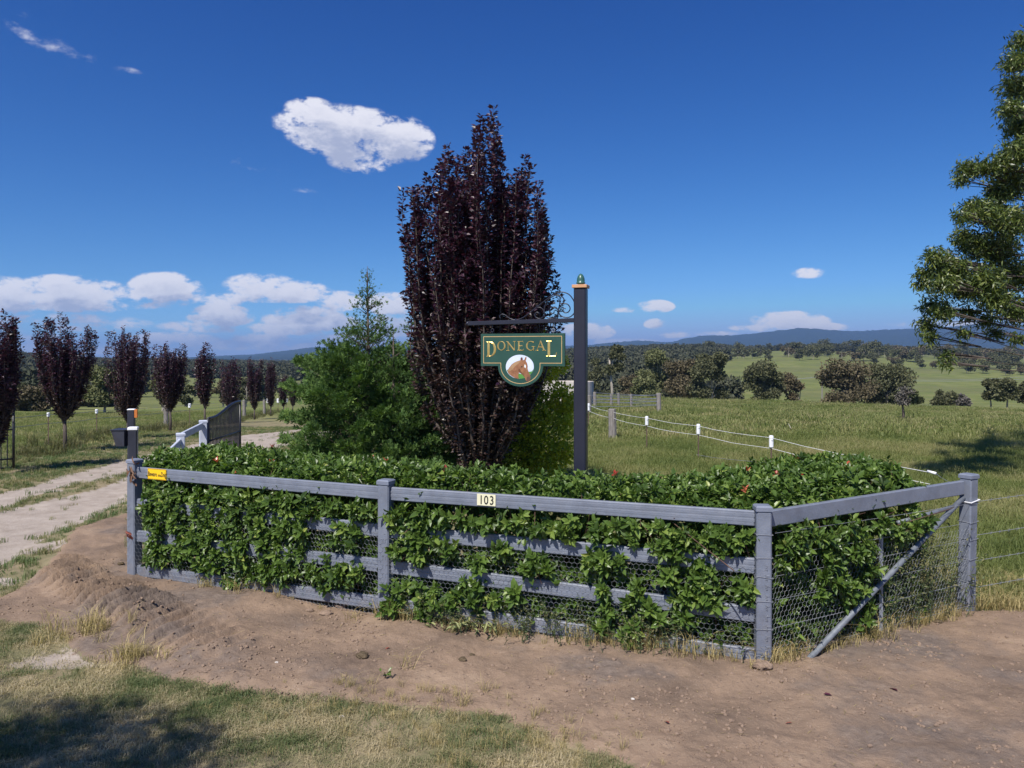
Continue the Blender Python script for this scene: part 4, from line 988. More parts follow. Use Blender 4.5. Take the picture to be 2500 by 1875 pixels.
horse = [(780,1455),(800,1420),(840,1370),(880,1345),(930,1325),(955,1320),(955,1290),(975,1276),(988,1300),(985,1318),(1005,1315),(1020,1280),(1035,1270),(1035,1300),(1025,1325),(1045,1360),(1052,1400),(1050,1430),(1065,1475),(1085,1520),(1088,1560),(1075,1590),(1050,1602),(1030,1590),(1018,1560),(1000,1530),(965,1495),(935,1480),(925,1520),(932,1562),(890,1556),(840,1530),(800,1500),(785,1475)]
flat('painted_horse', [T2(a, b_) for a, b_ in horse], YF-.0022, mp('painted chestnut', (.20,.085,.04), (.34,.16,.08), 30), med)
flat('painted_mane', [T2(a, b_) for a, b_ in [(785,1458),(810,1415),(850,1365),(900,1335),(955,1318),(950,1345),(915,1375),(880,1400),(850,1440),(820,1460)]], YF-.0028, mp('painted mane', (.42,.26,.14), (.30,.17,.09)), med)
flat('painted_blaze', [T2(a, b_) for a, b_ in [(1008,1375),(1025,1380),(1030,1405),(1020,1425),(1005,1405)]], YF-.0028, mp('painted white', (.8,.78,.75), (.7,.68,.66)), med)
flat('painted_eye', [T2(a, b_) for a, b_ in [(960,1402),(975,1396),(985,1405),(975,1414),(962,1412)]], YF-.0028, M['ink'], med)
flat('painted_muzzle', [T2(a, b_) for a, b_ in [(1040,1545),(1075,1530),(1086,1560),(1072,1588),(1050,1600),(1034,1585)]], YF-.0028, mp('painted dark muzzle', (.10,.045,.035), (.16,.08,.06)), med)
flat('painted_jaw_shade', [T2(a, b_) for a, b_ in [(935,1478),(925,1455),(930,1425),(950,1440),(965,1470),(1000,1505),(1015,1540),(1000,1530),(965,1495)]], YF-.0027, mp('painted brown shade', (.13,.05,.025), (.18,.08,.04)), med)
flat('painted_ear', [T2(a, b_) for a, b_ in [(960,1315),(962,1292),(975,1282),(982,1302),(978,1318)]], YF-.0027, mp('painted dark ear', (.07,.03,.03), (.12,.06,.05)), med)
for aa in (1385, 565):
    x_, _ = T2(aa, 960); azm = ARM_Z-.02-DR*abs(x_+.0625)
    mb = MB(); zt = T2(aa, 966 if aa > 900 else 974)[1]
    mb.tube([(x_, 0, azm+.004), (x_, 0, zt+.060)], .0065, 8); ring = [(x_+.014*math.cos(a), 0, zt+.036+.020*math.sin(a)) for a in np.linspace(0, 2*math.pi, 17)]
    mb.tube(ring, .0042, 6, False); mb.tube([(x_, -.010, zt+.018), (x_, 0, zt+.024), (x_, .010, zt+.018)], .004, 6); mb.tube([(x_, 0, zt-.002), (x_, 0, zt+.018)], .005, 6)
    mb.build('hanger', M['galv'] if aa > 900 else M['signpaint'], SG, True)

# ------------------------------------------------------------------ trees
def leaves_along(stems, spacing, l0, l1, t0, rr=.05, upb=.5, k_per=3):
    """stems: list of polylines; returns P, D arrays of leaf bases along them"""
    P = []; D = []
    for pts in stems:
        pts = np.asarray(pts, float); seg = np.linalg.norm(np.diff(pts, axis=0), axis=1); cum = np.concatenate([[0], np.cumsum(seg)]); T = cum[-1]
        n = int(T*(1-t0)/spacing*k_per)
        if n < 1: continue
        s = T*t0+rng.random(n)*T*(1-t0)
        pp = np.stack([np.interp(s, cum, pts[:, i]) for i in range(3)], 1); ax = np.stack([np.interp(s+.02, cum, pts[:, i]) for i in range(3)], 1)-pp
        ax = ax/np.maximum(np.linalg.norm(ax, axis=1, keepdims=True), 1e-6)
        q = rng.normal(0, 1, (n, 3)); q -= (q*ax).sum(1, keepdims=True)*ax; q /= np.linalg.norm(q, axis=1, keepdims=True)
        P.append(pp+q*rng.random((n, 1))*rr); D.append(q+ax*upb+rng.normal(0, .25, (n, 3)))
    return np.concatenate(P), np.concatenate(D)
def plum(name, label, loc, H, tipfun, halfw, base_h, n_whip, leaf, spacing, twig_n, group=None, lowmat=True, cat='tree', trunk_r=.06, tmpl=LEAF4):
    t = tag(empty(name, loc), label, cat, group)
    mb = MB(); mb.tube([(0, 0, -.1), (rng.normal(0, .02), 0, base_h*.5), (0, 0, base_h)], [trunk_r*1.2, trunk_r, trunk_r*.85], 9); mb.build('trunk', M['bark'], t, True)
    mb = MB(); stems = []
    for i in range(n_whip):
        a = rng.random()*6.283 ; rr = halfw*math.sqrt(rng.random())*1.0
        tx, ty = rr*math.cos(a), rr*math.sin(a)
        tz = tipfun(tx, ty)-rng.random()**2*.26*H
        zs = base_h*(.85+.25*rng.random())+.25*H*rng.random()**2*(1 if rr < halfw*.5 else .3)
        p0 = np.array([tx*.05, ty*.05, zs]); p3 = np.array([tx, ty, tz]); L_ = tz-zs
        w1 = .68 if H > 5 else .6; p1 = p0+np.array([tx*w1, ty*w1, L_*.22]); p2 = np.array([tx*(.98 if H > 5 else .95), ty*.95, zs+L_*.60])
        s = np.linspace(0, 1, 10)[:, None]
        pts = (1-s)**3*p0+3*(1-s)**2*s*p1+3*(1-s)*s*s*p2+s**3*p3; wob_ = np.cumsum(rng.normal(0, .016*H/4, (8, 3)), 0); pts[1:-1] += wob_+rng.normal(0, .012*H/4, (8, 3))
        r0 = trunk_r*rng.uniform(.22, .45)
        mb.tube(pts, list(np.linspace(r0, .003, 10)), 5, False); stems.append(pts)
        for k_ in range(twig_n):
            s0 = rng.uniform(.18, .93); j = s0*9; j0 = int(j); b0 = pts[j0]+(pts[min(j0+1, 9)]-pts[j0])*(j-j0)
            an = rng.random()*6.283; ln = rng.uniform(.10, .24)*H*.34*(1.25-s0*.6); o = np.array([math.cos(an), math.sin(an), 0]); ou = rng.uniform(.4, 1.0)
            q1 = b0+o*ln*.45*ou+np.array([0, 0, ln*.45]); q2 = b0+o*ln*.8*ou+np.array([0, 0, ln*.95])
            lim = tipfun(q2[0], q2[1])+.05
            if q2[2] > lim or math.hypot(q2[0], q2[1]) > halfw*1.12: continue
            tw = np.array([b0, q1, q2]); mb.tube(tw, [.005, .004, .002], 3, False); stems.append(tw)
    mb.build('branches', M['bark'], t, True)
    for k_ in range(int(n_whip*(2.3 if H > 5 else .5))):      # short leafy shoots low on the trunk and fork
        a = rng.random()*6.283; zz = base_h+(rng.random()**1.2)*.30*H-.1*H*(H > 5)*rng.random(); rr = (.10+(.75 if H > 5 else .22)*zz/H)*halfw*rng.uniform(.4, 1.6)+.05
        st = np.array([(0.03*math.cos(a), .03*math.sin(a), max(zz, .12)), (rr*.6*math.cos(a), rr*.6*math.sin(a), max(zz, .12)+.12), (rr*math.cos(a), rr*math.sin(a), max(zz, .12)+.34)])
        mb2_ = st; stems.append(st)
    P, D = leaves_along(stems, spacing, 0, 0, .06, leaf*.6, .45)
    k_ = P[:, 2] > base_h*(.25 if H > 5 else .85); P, D = P[k_], D[k_]
    low = rng.random(len(P)) < 1-sm(P[:, 2]/H, .30, .62)
    Mx = rotM(D, np.array([0, 0, 1.])+rng.normal(0, .6, (len(P), 3)))
    L_ = leaf*rng.uniform(.65, 1.2, len(P))
    leafcloud('crown', tmpl, P, Mx, L_, L_*.62, [M['plum'], M['plum_low']], t, matidx=low.astype(int))
    return t
PD = 13.0; kx = PD/FX
def tip_big(x, y):
    xl = x+ .35*y*0
    z = np.interp(x, [-1.34,-1.2,-1.0,-.72,-.55,-.3,-.05,.10,.25,.42,.6,.75,.95,1.08,1.22,1.3], [4.7,5.45,5.5,5.85,6.3,6.0,6.3,6.86,6.75,6.0,5.7,6.05,5.6,5.2,4.9,4.3])
    return z-.35*abs(y)**1.5
bx = (1170-1250)*kx
plum('purple_plum_tree', 'tall purple-leaved plum tree behind the hanging sign', (bx, PD, gz(bx, PD)), 6.6, tip_big, 1.28, .60, 108, .080, .027, 9, trunk_r=.085, tmpl=LEAF4)
row = [(-8,17.0,755,58,'leftmost purple plum tree, cut by the left edge behind the black gate leaf',1135),
       (158,21.2,775,79,'broad purple plum tree between two white-capped fence posts',1095),
       (312,25.6,805,58,'purple plum tree behind the letterbox post',1068),
       (415,31,835,50,'purple plum tree with pale timber post at its left',1055),
       (500,36,845,32,'narrow purple plum tree behind the low end of the right gate leaf',1042),
       (563,44,880,28,'purple plum tree behind the high end of the right gate leaf',1030),
       (621,50,880,22,'purple plum tree just right of the black gate leaf',1020),
       (661,56,884,18,'smaller purple plum tree right of the gate, second along',1010),
       (692,64,920,14,'tiny distant purple plum tree near the end of the row',1003),
       (715,70,930,12,'last purple plum tree of the row, beside the juniper',1000)]
for i, (px, dd_, ty, hw, lab, by) in enumerate(row):
    k_ = dd_/FX; x_ = (px-CXP)*k_; z0 = gz(x_, dd_); H = CH+(HZ-ty)*k_-z0; hw_m = hw*k_; sd_ = rng.random(6)*6.28
    def tf(x, y, H=H, w=hw_m, s=sd_):
        r2 = math.hypot(x, y)/w
        return H*(1-.10*r2**2)+.07*H*math.sin(x/w*5+s[0])+.05*H*math.sin(x/w*11+s[1])*(1 if True else 0)-.02*H
    far_ = dd_ > 34
    nw = 62 if dd_ < 34 else 34
    plum('purple_plum_tree', lab, (x_, dd_, z0), H, tf, hw_m*.86, H*(.24 if i in (1, 3, 4) else .16), nw, .075 if not far_ else .11, .042 if not far_ else .075, 7 if not far_ else 5, 'purple plum trees in a row along the drive', trunk_r=.05)

def juniper(name, label, loc, H, prof, n, leaders=(), sprig=.16, dens=1., mat='juniper'):
    """prof: list of (z, radius left, radius right)"""
    t = tag(empty(name, loc), label, 'conifer'); zz = [p[0] for p in prof]
    mb = MB(); mb.tube([(0, 0, -.1), (.02, 0, H*.5), (0, 0, H)], [.07, .04, .004], 7); mb.build('trunk', M['bark'], t, True)
    SP = []; SD = []; SS = []; mb = MB()
    for i in range(n):
        u_ = rng.random(); z0 = H*(u_**1.25)*.98
        a = rng.random()*6.283; ca = math.cos(a)
        rl = np.interp(z0+.12, zz, [p[1] for p in prof]); rr = np.interp(z0+.12, zz, [p[2] for p in prof]); Rr = (rl*(1-ca)/2+rr*(1+ca)/2)*rng.uniform(.60, 1.10)
        rise = rng.uniform(.15, .55)*Rr+.05
        p0 = np.array([0, 0, max(z0-rise*.8, .05)]); p2 = np.array([Rr*ca, Rr*math.sin(a), z0+rise*.35]); p1 = (p0+p2)/2+np.array([0, 0, -rise*.12])
        s = np.linspace(0, 1, 7)[:, None]; pts = (1-s)**2*p0+2*(1-s)*s*p1+s*s*p2
        mb.tube(pts, list(np.linspace(.012, .002, 7)), 3, False)
        m_ = max(5, int(Rr*(125 if Rr > .45 else 105)*dens)); q = rng.random(m_)**.5; q = .30+.78*q; q = np.minimum(q, 1.05)
        base = (1-q[:, None])**2*p0+2*(1-q[:, None])*q[:, None]*p1+q[:, None]**2*p2
        ax = (p2-p0)/np.linalg.norm(p2-p0); wd = (.055+.20*Rr*(1-q))[:, None]
        off = rng.normal(0, 1, (m_, 3))*wd*np.array([1, 1, .55]); base = base+off
        d_ = ax[None]*1.25+off/np.maximum(np.linalg.norm(off, axis=1, keepdims=True), 1e-6)*.75+np.array([0, 0, .45])+rng.normal(0, .3, (m_, 3))
        base[:, 2] = np.maximum(base[:, 2], .03)
        SP.append(base); SD.append(d_); SS.append(sprig*rng.uniform(.5, 1.15, m_)*min(1, .30+Rr*.62))
    mb.build('branches', M['bark'], t)
    P = np.concatenate(SP); D = np.concatenate(SD); S = np.concatenate(SS)
    # a sprig = central blade and two pairs of side blades
    tvs = [(0,0,0),(.5,-.085,.03),(1,0,.0),(.5,.085,.03)]
    V = []; F = []
    def bl(bx_, by_, ang, ln, z_=0):
        k0 = len(V); c, s_ = math.cos(ang), math.sin(ang)
        for (x_, y_, q_) in tvs: V.append((bx_+(x_*c*ln-y_*s_), by_+(x_*s_*ln+y_*c), q_+z_*x_))
        F.append((k0, k0+1, k0+2, k0+3))
    bl(0, 0, 0, 1); bl(.2, 0, .75, .5, .1); bl(.2, 0, -.75, .5, -.1); bl(.5, 0, .7, .38, -.12); bl(.5, 0, -.7, .38, .12)
    tm = (np.array(V), F)
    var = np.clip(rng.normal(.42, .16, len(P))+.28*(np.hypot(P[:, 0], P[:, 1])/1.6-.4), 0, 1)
    leafcloud('crown', tm, P, rotM(D, rng.normal(0, 1, (len(P), 3))), S, S, M[mat], t, var=var)
    return t
JD = 14.0; k_ = JD/FX; jx = (897-1250)*k_
zj = lambda py: CH+(HZ-py)*k_
g0 = gz(jx, JD)
prof1 = [(zj(y_)-g0, l_*k_, r_*k_) for (y_, l_, r_) in ((1210,165,150),(1100,180,150),(1000,178,140),(930,165,125),(860,120,95),(820,70,70),(780,40,50),(740,30,34),(700,18,20),(670,6,6),(650,2,2))]
juniper('juniper_tree', 'spiky-topped green juniper left of the purple tree', (jx, JD, g0), zj(650)-g0, prof1, 300, dens=1.0)
j2 = 14.6; k2 = j2/FX; x2 = (1020-1250)*k2; g2 = gz(x2, j2); zj2 = lambda py: CH+(HZ-py)*k2-g2
juniper('juniper_tree', 'brighter green juniper half hidden behind the purple tree', (x2, j2, g2), zj2(745), [(zj2(y_), l_*k2, r_*k2) for (y_, l_, r_) in ((1180,110,95),(1050,110,90),(950,100,80),(880,85,60),(820,55,35),(780,25,20),(745,3,3))], 190)
j3 = 13.4; k3 = j3/FX; x3 = (960-1250)*k3; g3 = gz(x3, j3); zj3 = lambda py: CH+(HZ-py)*k3-g3
juniper('juniper_tree', 'small juniper tip rising between the two larger junipers', (x3, j3, g3), zj3(812), [(zj3(y_), l_*k3, r_*k3) for (y_, l_, r_) in ((1180,95,150),(1060,90,140),(960,70,90),(900,50,55),(860,32,32),(812,3,3))], 150)

def bush():
    d_ = 14.6; k_ = d_/FX; x0 = (1270-1250)*k_; g0 = gz(x0, d_); t = tag(empty('golden_bush', (x0, d_, g0)), 'yellow-green leafy bush between purple tree and sign post', 'bush')
    cl = [(1120,1000,60),(1180,1040,90),(1250,1000,95),(1300,1080,90),(1200,930,70),(1280,930,60),(1330,900,35),(1365,890,25),(1310,860,35),(1350,1000,45),(1385,1040,25),(1340,1120,50),(1240,1120,90),(1370,970,35),(1395,985,20),(1300,820,22),(1150,880,60),(1110,1060,50),(1345,840,14),(1290,790,18),(1320,800,16),(1385,1000,20),(1120,960,50),(1380,1100,30)]
    P = []; D = []; var = []; mb = MB()
    for (px, py, r_) in cl:
        c = np.array([(px-CXP)*k_-x0, rng.uniform(-.3, .3), CH+(HZ-py)*k_-g0]); rr = r_*k_
        mb.tube([(0+rng.normal(0, .06), rng.normal(0, .06), 0), (c[0]*.4, c[1]*.4, c[2]*.6), tuple(c)], [.02, .012, .004], 4, False)
        n = int(6500*rr*rr)+90; q = rng.normal(0, 1, (n, 3)); q /= np.linalg.norm(q, axis=1, keepdims=True); rad = rng.random((n, 1))**.45*rr
        P.append(c+q*rad*np.array([1, 1, 1.05])); D.append(q+np.array([0, 0, .3])+rng.normal(0, .5, (n, 3)))
        var.append(np.clip(rng.normal(.46+.45*sm((px-1230)/110., 0, 1)*(1 if r_ < 60 else .6), .16, n), 0, 1))  # golden sprigs to the right; sun and plum shade worked into leaf colour
    mb.build('stems', M['bark'], t); P = np.concatenate(P); D = np.concatenate(D); P[:, 2] = np.maximum(P[:, 2], .02)
    leafcloud('foliage', LEAF4, P, rotM(D, np.array([0, 0, 1.])+rng.normal(0, .6, (len(P), 3))), .075*rng.uniform(.6, 1.3, len(P)), .046, M['golden'], t, var=np.concatenate(var))
bush()

def gum_near():
    d_ = 15.0; k_ = d_/FX; x0 = 12.2; t = tag(empty('gum_tree', (x0, d_, gz(x0, d_))), 'large gum tree leaning in from the right edge with drooping leaves', 'tree')
    g0 = gz(x0, d_)
    cl = [(2492,98,28),(2475,150,32),(2482,210,42),(2500,300,55),(2465,262,30),(2480,370,48),(2440,400,32),(2400,408,24),(2360,412,28),(2345,438,15),(2470,440,55),(2435,470,36),(2375,505,30),(2350,530,22),(2410,520,38),(2460,540,60),(2310,640,32),(2281,625,30),(2262,665,28),(2250,690,18),(2325,655,40),(2379,597,42),(2430,610,55),(2350,580,28),(2400,683,55),(2470,672,60),(2352,705,40),(2300,690,36),(2428,732,45),(2480,760,40),(2278,745,34),(2262,790,24),(2268,822,16),(2300,760,26),(2433,813,15),(2410,780,22),(2308,862,6),(2310,885,6),(2352,812,10),(2485,825,10),(2360,765,22),
          (2560,150,110),(2600,300,120),(2560,430,110),(2570,560,120),(2560,680,110),(2700,500,150),(2720,250,150),(2850,400,150),(2620,60,110),(2700,-60,130),(2820,100,150),(2700,680,120),(2950,250,130),(2900,600,140),(2780,-180,110),(2640,-30,70),(2700,300,150),(2650,560,130),(2760,420,150),(2900,0,150),(3000,300,150),(2800,560,140),(3050,480,140),(2640,180,110),(2620,420,110),(2850,-150,130)]
    trunk = [(.6, 0, -.3), (.5, 0, 1.5), (.2, .1, 3.2), (.35, 0, 5), (.2, 0, 7.2), (.4, 0, 9.5), (.5, 0, 11)]
    mb = MB(); mb.tube(trunk, [.34, .28, .25, .2, .15, .10, .05], 12); mb.build('trunk', M['gumbark'], t, True)
    P = []; D = []; mb = MB(); ta = np.array(trunk)
    cl2 = [(q_[0], q_[1], q_[2], 0) for q_ in cl]+[(q_[0]+8, q_[1], q_[2]*.8, rng.uniform(1.5, 4.5)) for q_ in cl if 2290 < q_[0] < 2510 and q_[1] < 770 and q_[2] > 24]
    for (px, py, r_, xd) in cl2:
        big = px > 2520; dep = xd if xd else rng.uniform(-.5, .5) if not big else rng.uniform(-1.2, 5)
        k__ = (d_+dep)/FX
        c = np.array([(px-CXP)*k__-x0, dep, CH+(HZ-py)*k__-g0]); rr = r_*k__*1.0
        zb = c[2]-.25*abs(c[0])-.3; zb = min(max(zb, 1.8), 9); b0 = np.array([np.interp(zb, ta[:, 2], ta[:, 0]), 0, zb])
        mid = (b0+c)/2+np.array([0, 0, .15])+rng.normal(0, .12, 3); mb.tube([b0, b0*.6+mid*.4, mid, mid*.5+c*.5+rng.normal(0, .05, 3), c], [.035, .024, .015, .008, .003], 5, False)
        n = int((6800 if not big else 1000)*rr*rr)+110
        q = rng.normal(0, 1, (n, 3)); q /= np.linalg.norm(q, axis=1, keepdims=True); rad = rng.random((n, 1))**.55*rr*.88; pos = c+q*rad*np.array([1.05, 1.15, .85])+rng.normal(0, .06, (n, 3))
        P.append(pos); dv = np.stack([rng.normal(0, .8, n), rng.normal(0, .8, n), -.75+rng.normal(0, .6, n)], 1); D.append(dv)
        for j in range(7): e_ = pos[rng.integers(0, n)]; mb.tube([c*.6+mid*.4, (c+e_)/2+rng.normal(0, .03, 3), e_], [.010, .006, .002], 3, False)
    # bare hanging twigs low on the left
    for i in range(34):
        a = np.array([(rng.uniform(2330, 2480)-CXP)*k_-x0, rng.uniform(-.3, .3), CH+(HZ-rng.uniform(780, 815))*k_-g0]); b_ = a+np.array([-rng.uniform(.15, .75), rng.normal(0, .15), -rng.uniform(.08, .42)])
        mb.tube([a, (a+b_)/2+np.array([0, 0, .04]), b_], [.0035, .0025, .001], 3, False)
    mb.build('branches', M['bark'], t, True)
    P = np.concatenate(P); D = np.concatenate(D)
    leafcloud('crown', SLIM, P, rotM(D, rng.normal(0, 1, (len(P), 3))), .120*rng.uniform(.55, 1.25, len(P)), .024*rng.uniform(.8, 1.5, len(P)), M['gum'], t)
    for o in bpy.data.objects:
        pass
gum_near()

def gum_far(name, label, base, H, width, mat, n_leaf=2600, leaf=.34, seed=1, trunk_h=.25, group=None, cl=None, cat='tree', bark='gumbark', n_cl=None, rot=0, depthw=None):
    r_ = np.random.default_rng(seed); t = tag(empty(name, base), label, cat, group); t.rotation_euler.z = rot
    P = []; D = []; mbt = MB(); mbb = MB(); ncl = n_cl or 15
    lean = r_.normal(0, .05*H)
    mbt.tube([(0, 0, -.5), (lean*.3, 0, H*trunk_h*.6), (lean, 0, H*(trunk_h+.22)), (lean*1.2, 0, H*.75)], [.022*H+.05, .018*H+.03, .012*H, .004*H], 6)
    for i in range(ncl):
        if cl: c = np.array([cl[i][0], r_.normal(0, width*.12), cl[i][1]]); rr = cl[i][2]
        else:
            a = r_.random()*6.283; rad = math.sqrt(r_.random())*width/2*.74; zz = H*(trunk_h+(1-trunk_h)*r_.uniform(.08, .90)); prof_ = math.sin(math.pi*min(1, max(.18, (zz/H-trunk_h)/(1-trunk_h)*.85+.12)))
            c = np.array([math.cos(a)*rad*prof_**.5, math.sin(a)*rad*prof_**.5*(depthw or 1), zz]); rr = width*r_.uniform(.13, .24)
        b0 = np.array([lean*.9, 0, max(H*trunk_h, c[2]-.35*H)]); mbb.tube([b0, (b0+c)/2+r_.normal(0, .04*H, 3)*.4, c], [.009*H, .006*H, .002*H], 4, False)
        n = int(n_leaf*2.4/ncl); q = r_.normal(0, 1, (n, 3)); q /= np.linalg.norm(q, axis=1, keepdims=True)
        P.append(c+q*(r_.random((n, 1))**.5)*rr*np.array([1, 1, .72])); D.append(q*.4+r_.normal(0, 1, (n, 3)))
    mbt.build('trunk', M[bark], t, True); mbb.build('limbs', M[bark], t)
    P = np.concatenate(P); D = np.concatenate(D); L_ = leaf*r_.uniform(.6, 1.3, len(P))
    o = leafcloud('crown', LEAF4, P, rotM(D, r_.normal(0, 1, (len(P), 3))), L_, L_*.7, M[mat], t, var=r_.random(len(P)))
    return t
def G2(px, d): x = (px-CXP)/FX*d; return Vector((x, d, gz(x, d)))
mid = [ # px centre, depth, top py, width px, material, label, trunk fraction
 (1497,118,835,62,'fargum','tall thin gum tree with bare pale trunk and small high crown',.55,9),
 (1462,150,868,90,'fargum','bushy gum tree right of the sign post behind the yard fence',.15,14),
 (1545,135,900,70,'fargum_brown','low brownish gum right of the tall thin gum',.15,12),
 (1600,140,850,110,'fargum_olive','large spreading gum behind the timber yard strainer post',.22,17),
 (1672,132,872,110,'fargum_brown','brown-topped gum with pale slanting limbs, middle of the left clump',.24,17),
 (1738,128,860,115,'fargum','wide dark gum at the right end of the left clump',.24,18),
 (1575,120,925,80,'fargum_olive','low olive scrub gum behind the yard rails',.1,12),
 (1862,125,882,110,'fargum','rounded dark gum standing right of the gap in the left clump',.12,18),
 (1938,128,912,80,'fargum_brown','smaller dark gum against the right side of the rounded gum',.12,13),
 (2062,120,886,150,'fargum_brown','broad brown-green gum beside the power pole',.12,20),
 (2165,122,892,130,'fargum','broad dark gum right of the brown-green gum',.12,20),
 (2225,110,935,50,'fargum_olive','low olive bush at the right foot of the broad dark gum',.08,9),
 (2305,105,950,62,'fargum','low round gum left of the thin sapling',.12,12),
 (2345,112,965,60,'fargum_grey','grey bush behind the thin sapling',.1,9),
 (2420,100,930,50,'fargum','slim gum with open crown right of the thin sapling',.35,9),
 (2458,98,925,66,'fargum','gum with stout dark trunk near the right edge',.38,12),
 (2510,100,935,50,'fargum','small gum cut by the right edge beyond the paddock',.3,9)]
for i, (px, d_, ty, wpx, mt, lab, th, nc) in enumerate(mid):
    b_ = G2(px, d_); H = CH+(HZ-ty)/FX*d_-b_.z
    gum_far('gum_tree', lab, b_, H, wpx/FX*d_, mt, 3600 if wpx > 100 else 2000, .40, 100+i, th, n_cl=nc)
sx_, sd2 = 2205, 33
b_ = G2(2207, 36); H = CH+(HZ-945)/FX*36-b_.z
gum_far('sapling', 'thin leaning grey-leaved sapling standing alone in the paddock', b_, H, 56/FX*36, 'fargum_grey', 420, .10, 140, .45, n_cl=12, bark='bark')
# left background trees
lft = [(255,62,893,110,'fargum_olive','large olive gum between the second and third plum trees',.12,18),(395,70,900,60,'fargum_olive','olive gum behind the fourth plum tree',.12,12),
       (85,70,945,120,'fargum_brown','low brown scrub tree behind the left wire fence',.1,16),(310,66,950,60,'fargum','dark scrub gum right of the olive gum',.1,10),
       (455,95,925,50,'fargum','dark gum behind the narrow plum tree',.1,10),(30,80,925,80,'fargum','dark gum behind the leftmost plum tree',.12,12),
       (800,150,905,50,'fargum','small far gum left of the juniper',.2,8),(600,120,925,60,'fargum','far gum behind the gate leaf',.15,9),(545,130,915,50,'fargum_brown','far brownish gum beside the gate',.15,9),(180,75,950,70,'fargum_brown','brown scrub behind the broad plum tree',.1,10)]
for i, (px, d_, ty, wpx, mt, lab, th, nc) in enumerate(lft):
    b_ = G2(px, d_); H = CH+(HZ-ty)/FX*d_-b_.z
    gum_far('gum_tree', lab, b_, H, wpx/FX*d_, mt, 3000 if wpx > 100 else 1600, .26, 200+i, th, n_cl=nc)
# trees dotted over the green hill: one source of each kind, then copies
srcs = []
for i in range(3):
    t = gum_far('hill_gum', 'small dark gum tree dotted on the far green hillside', (0, 0, 0), 9, 11, ('fargum', 'fargum', 'fargum_brown')[i], 420, .95, 300+i, .2, 'gum trees dotted over the green hillside', n_cl=8); srcs.append(t)
def copy_tree(o):
    c = o.copy(); COL.objects.link(c)
    for ch in o.children: q = ch.copy(); COL.objects.link(q); q.parent = c
    return c
hill_px = [(1952,880),(1985,878),(1975,872),(1992,868),(2015,868),(2070,858),(2095,860),(2145,870),(2160,873),(2175,876),(2190,880),(2210,878),(2200,868),(2235,885),(2245,873),(2297,895),(2340,882),(2352,893),(2375,884),(2400,880),(2420,886),(2435,900),(2450,905),(2465,890),(2480,900),(2495,905),(2440,880),(2470,875),(2190,893),(2180,890),
           (1925,872),(1940,868),(2010,858),(2115,868),(2130,864),(1700,868),(1730,865),(2310,870),(2280,868),(2385,870),(2410,868),(2500,880),(2165,862),(2500,915),(2455,918)]+[(random.randint(1960, 2500), random.choice([866, 870, 875, 882, 890, 900, 912])) for _ in range(34)]+[(random.randint(1700, 1950), random.randint(864, 880)) for _ in range(8)]
first = [True]*3
for (px, py) in hill_px:
    lo, hi = 170., 820.; u = (px-CXP)/FX
    ds = np.linspace(180, 815, 400); zs = heightZ(u*ds, ds); rows_ = HZ-(zs-CH)/ds*FX
    j = np.where(rows_ <= py)[0]; dd_ = ds[j[0]] if len(j) else 800.
    k_ = random.randrange(3); o = srcs[k_] if first[k_] else copy_tree(srcs[k_]); first[k_] = False
    z0 = float(heightZ(np.array([u*dd_]), np.array([dd_]))[0]); o.location = (u*dd_, dd_, z0-.3); s = random.uniform(.75, 1.25)*dd_/620; s = max(.5, min(1.3, s)); o.scale = (s*1.1, s*1.1, s); o.rotation_euler.z = random.uniform(0, 6.28)
# wooded slopes and ridge lines
for i in range(4):
    t = gum_far('wood_crown_src', None, (0, 0, 0), 9, 12, 'wood', 260, 1.5, 400+i, .08, n_cl=9)
    for ch in list(t.children):
        if ch.name.startswith('crown'): ch.parent = None; ch.name = 'wood_tree'; wood_c = lib('wood_lib', ch)
        else: bpy.data.objects.remove(ch)
    bpy.data.objects.remove(t)
def wood(name, label, n, upx, dr, dens, smin=.7, smax=1.3):
    u = rng.uniform((upx[0]-CXP)/FX, (upx[1]-CXP)/FX, n); d_ = np.sqrt(rng.uniform(dr[0]**2, dr[1]**2, n)); x = u*d_
    k_ = rng.random(n) < dens(u*FX+CXP, d_, x); x, d_ = x[k_], d_[k_]
    P = np.stack([x, d_, heightZ(x, d_)-.4], 1); m_ = len(x)
    scatter(name, P, rng.random(m_)*6.28, rng.uniform(smin, smax, m_), wood_c, label)
wood('woodland', 'dark wooded slope behind the clump of gums right of the sign post', 5200, (1250, 1800), (230, 830), lambda px, d_, x: (px < 1745+45*np.sin(d_/60.)-(d_ < 500)*80)*(.45+.55*sm(fbm(x, d_, 60, 3, 81), -.2, .1)), .5, .95)
wood('ridge_woodland', 'line of gum woodland along the crest of the green hill', 2600, (1740, 2900), (740, 1000), lambda px, d_, x: (fbm(x, d_, 90, 3, 82) > -.12)*1.0, .5, .95)
wood('left_woodland', 'dark woodland in the valley beyond the plum trees', 9000, (-700, 1250), (110, 1100), lambda px, d_, x: np.where(px < 250, 1.0, np.where(d_ < 400, .12, 1.0))*(fbm(x, d_, 80, 3, 83) > np.where(px < 250, -.3, -.06)), .5, .9)
wood('valley_woodland', 'scrubby woodland in the gully behind the paddock crest', 150, (1430, 1800), (150, 240), lambda px, d_, x: .9+0*x, .35, .7)
wood('distant_woodland', 'far woodland at the foot of the mountains', 6000, (-900, 3400), (1000, 2400), lambda px, d_, x: (fbm(x, d_, 200, 3, 84) > -.1)*1.0, .6, 1.1)
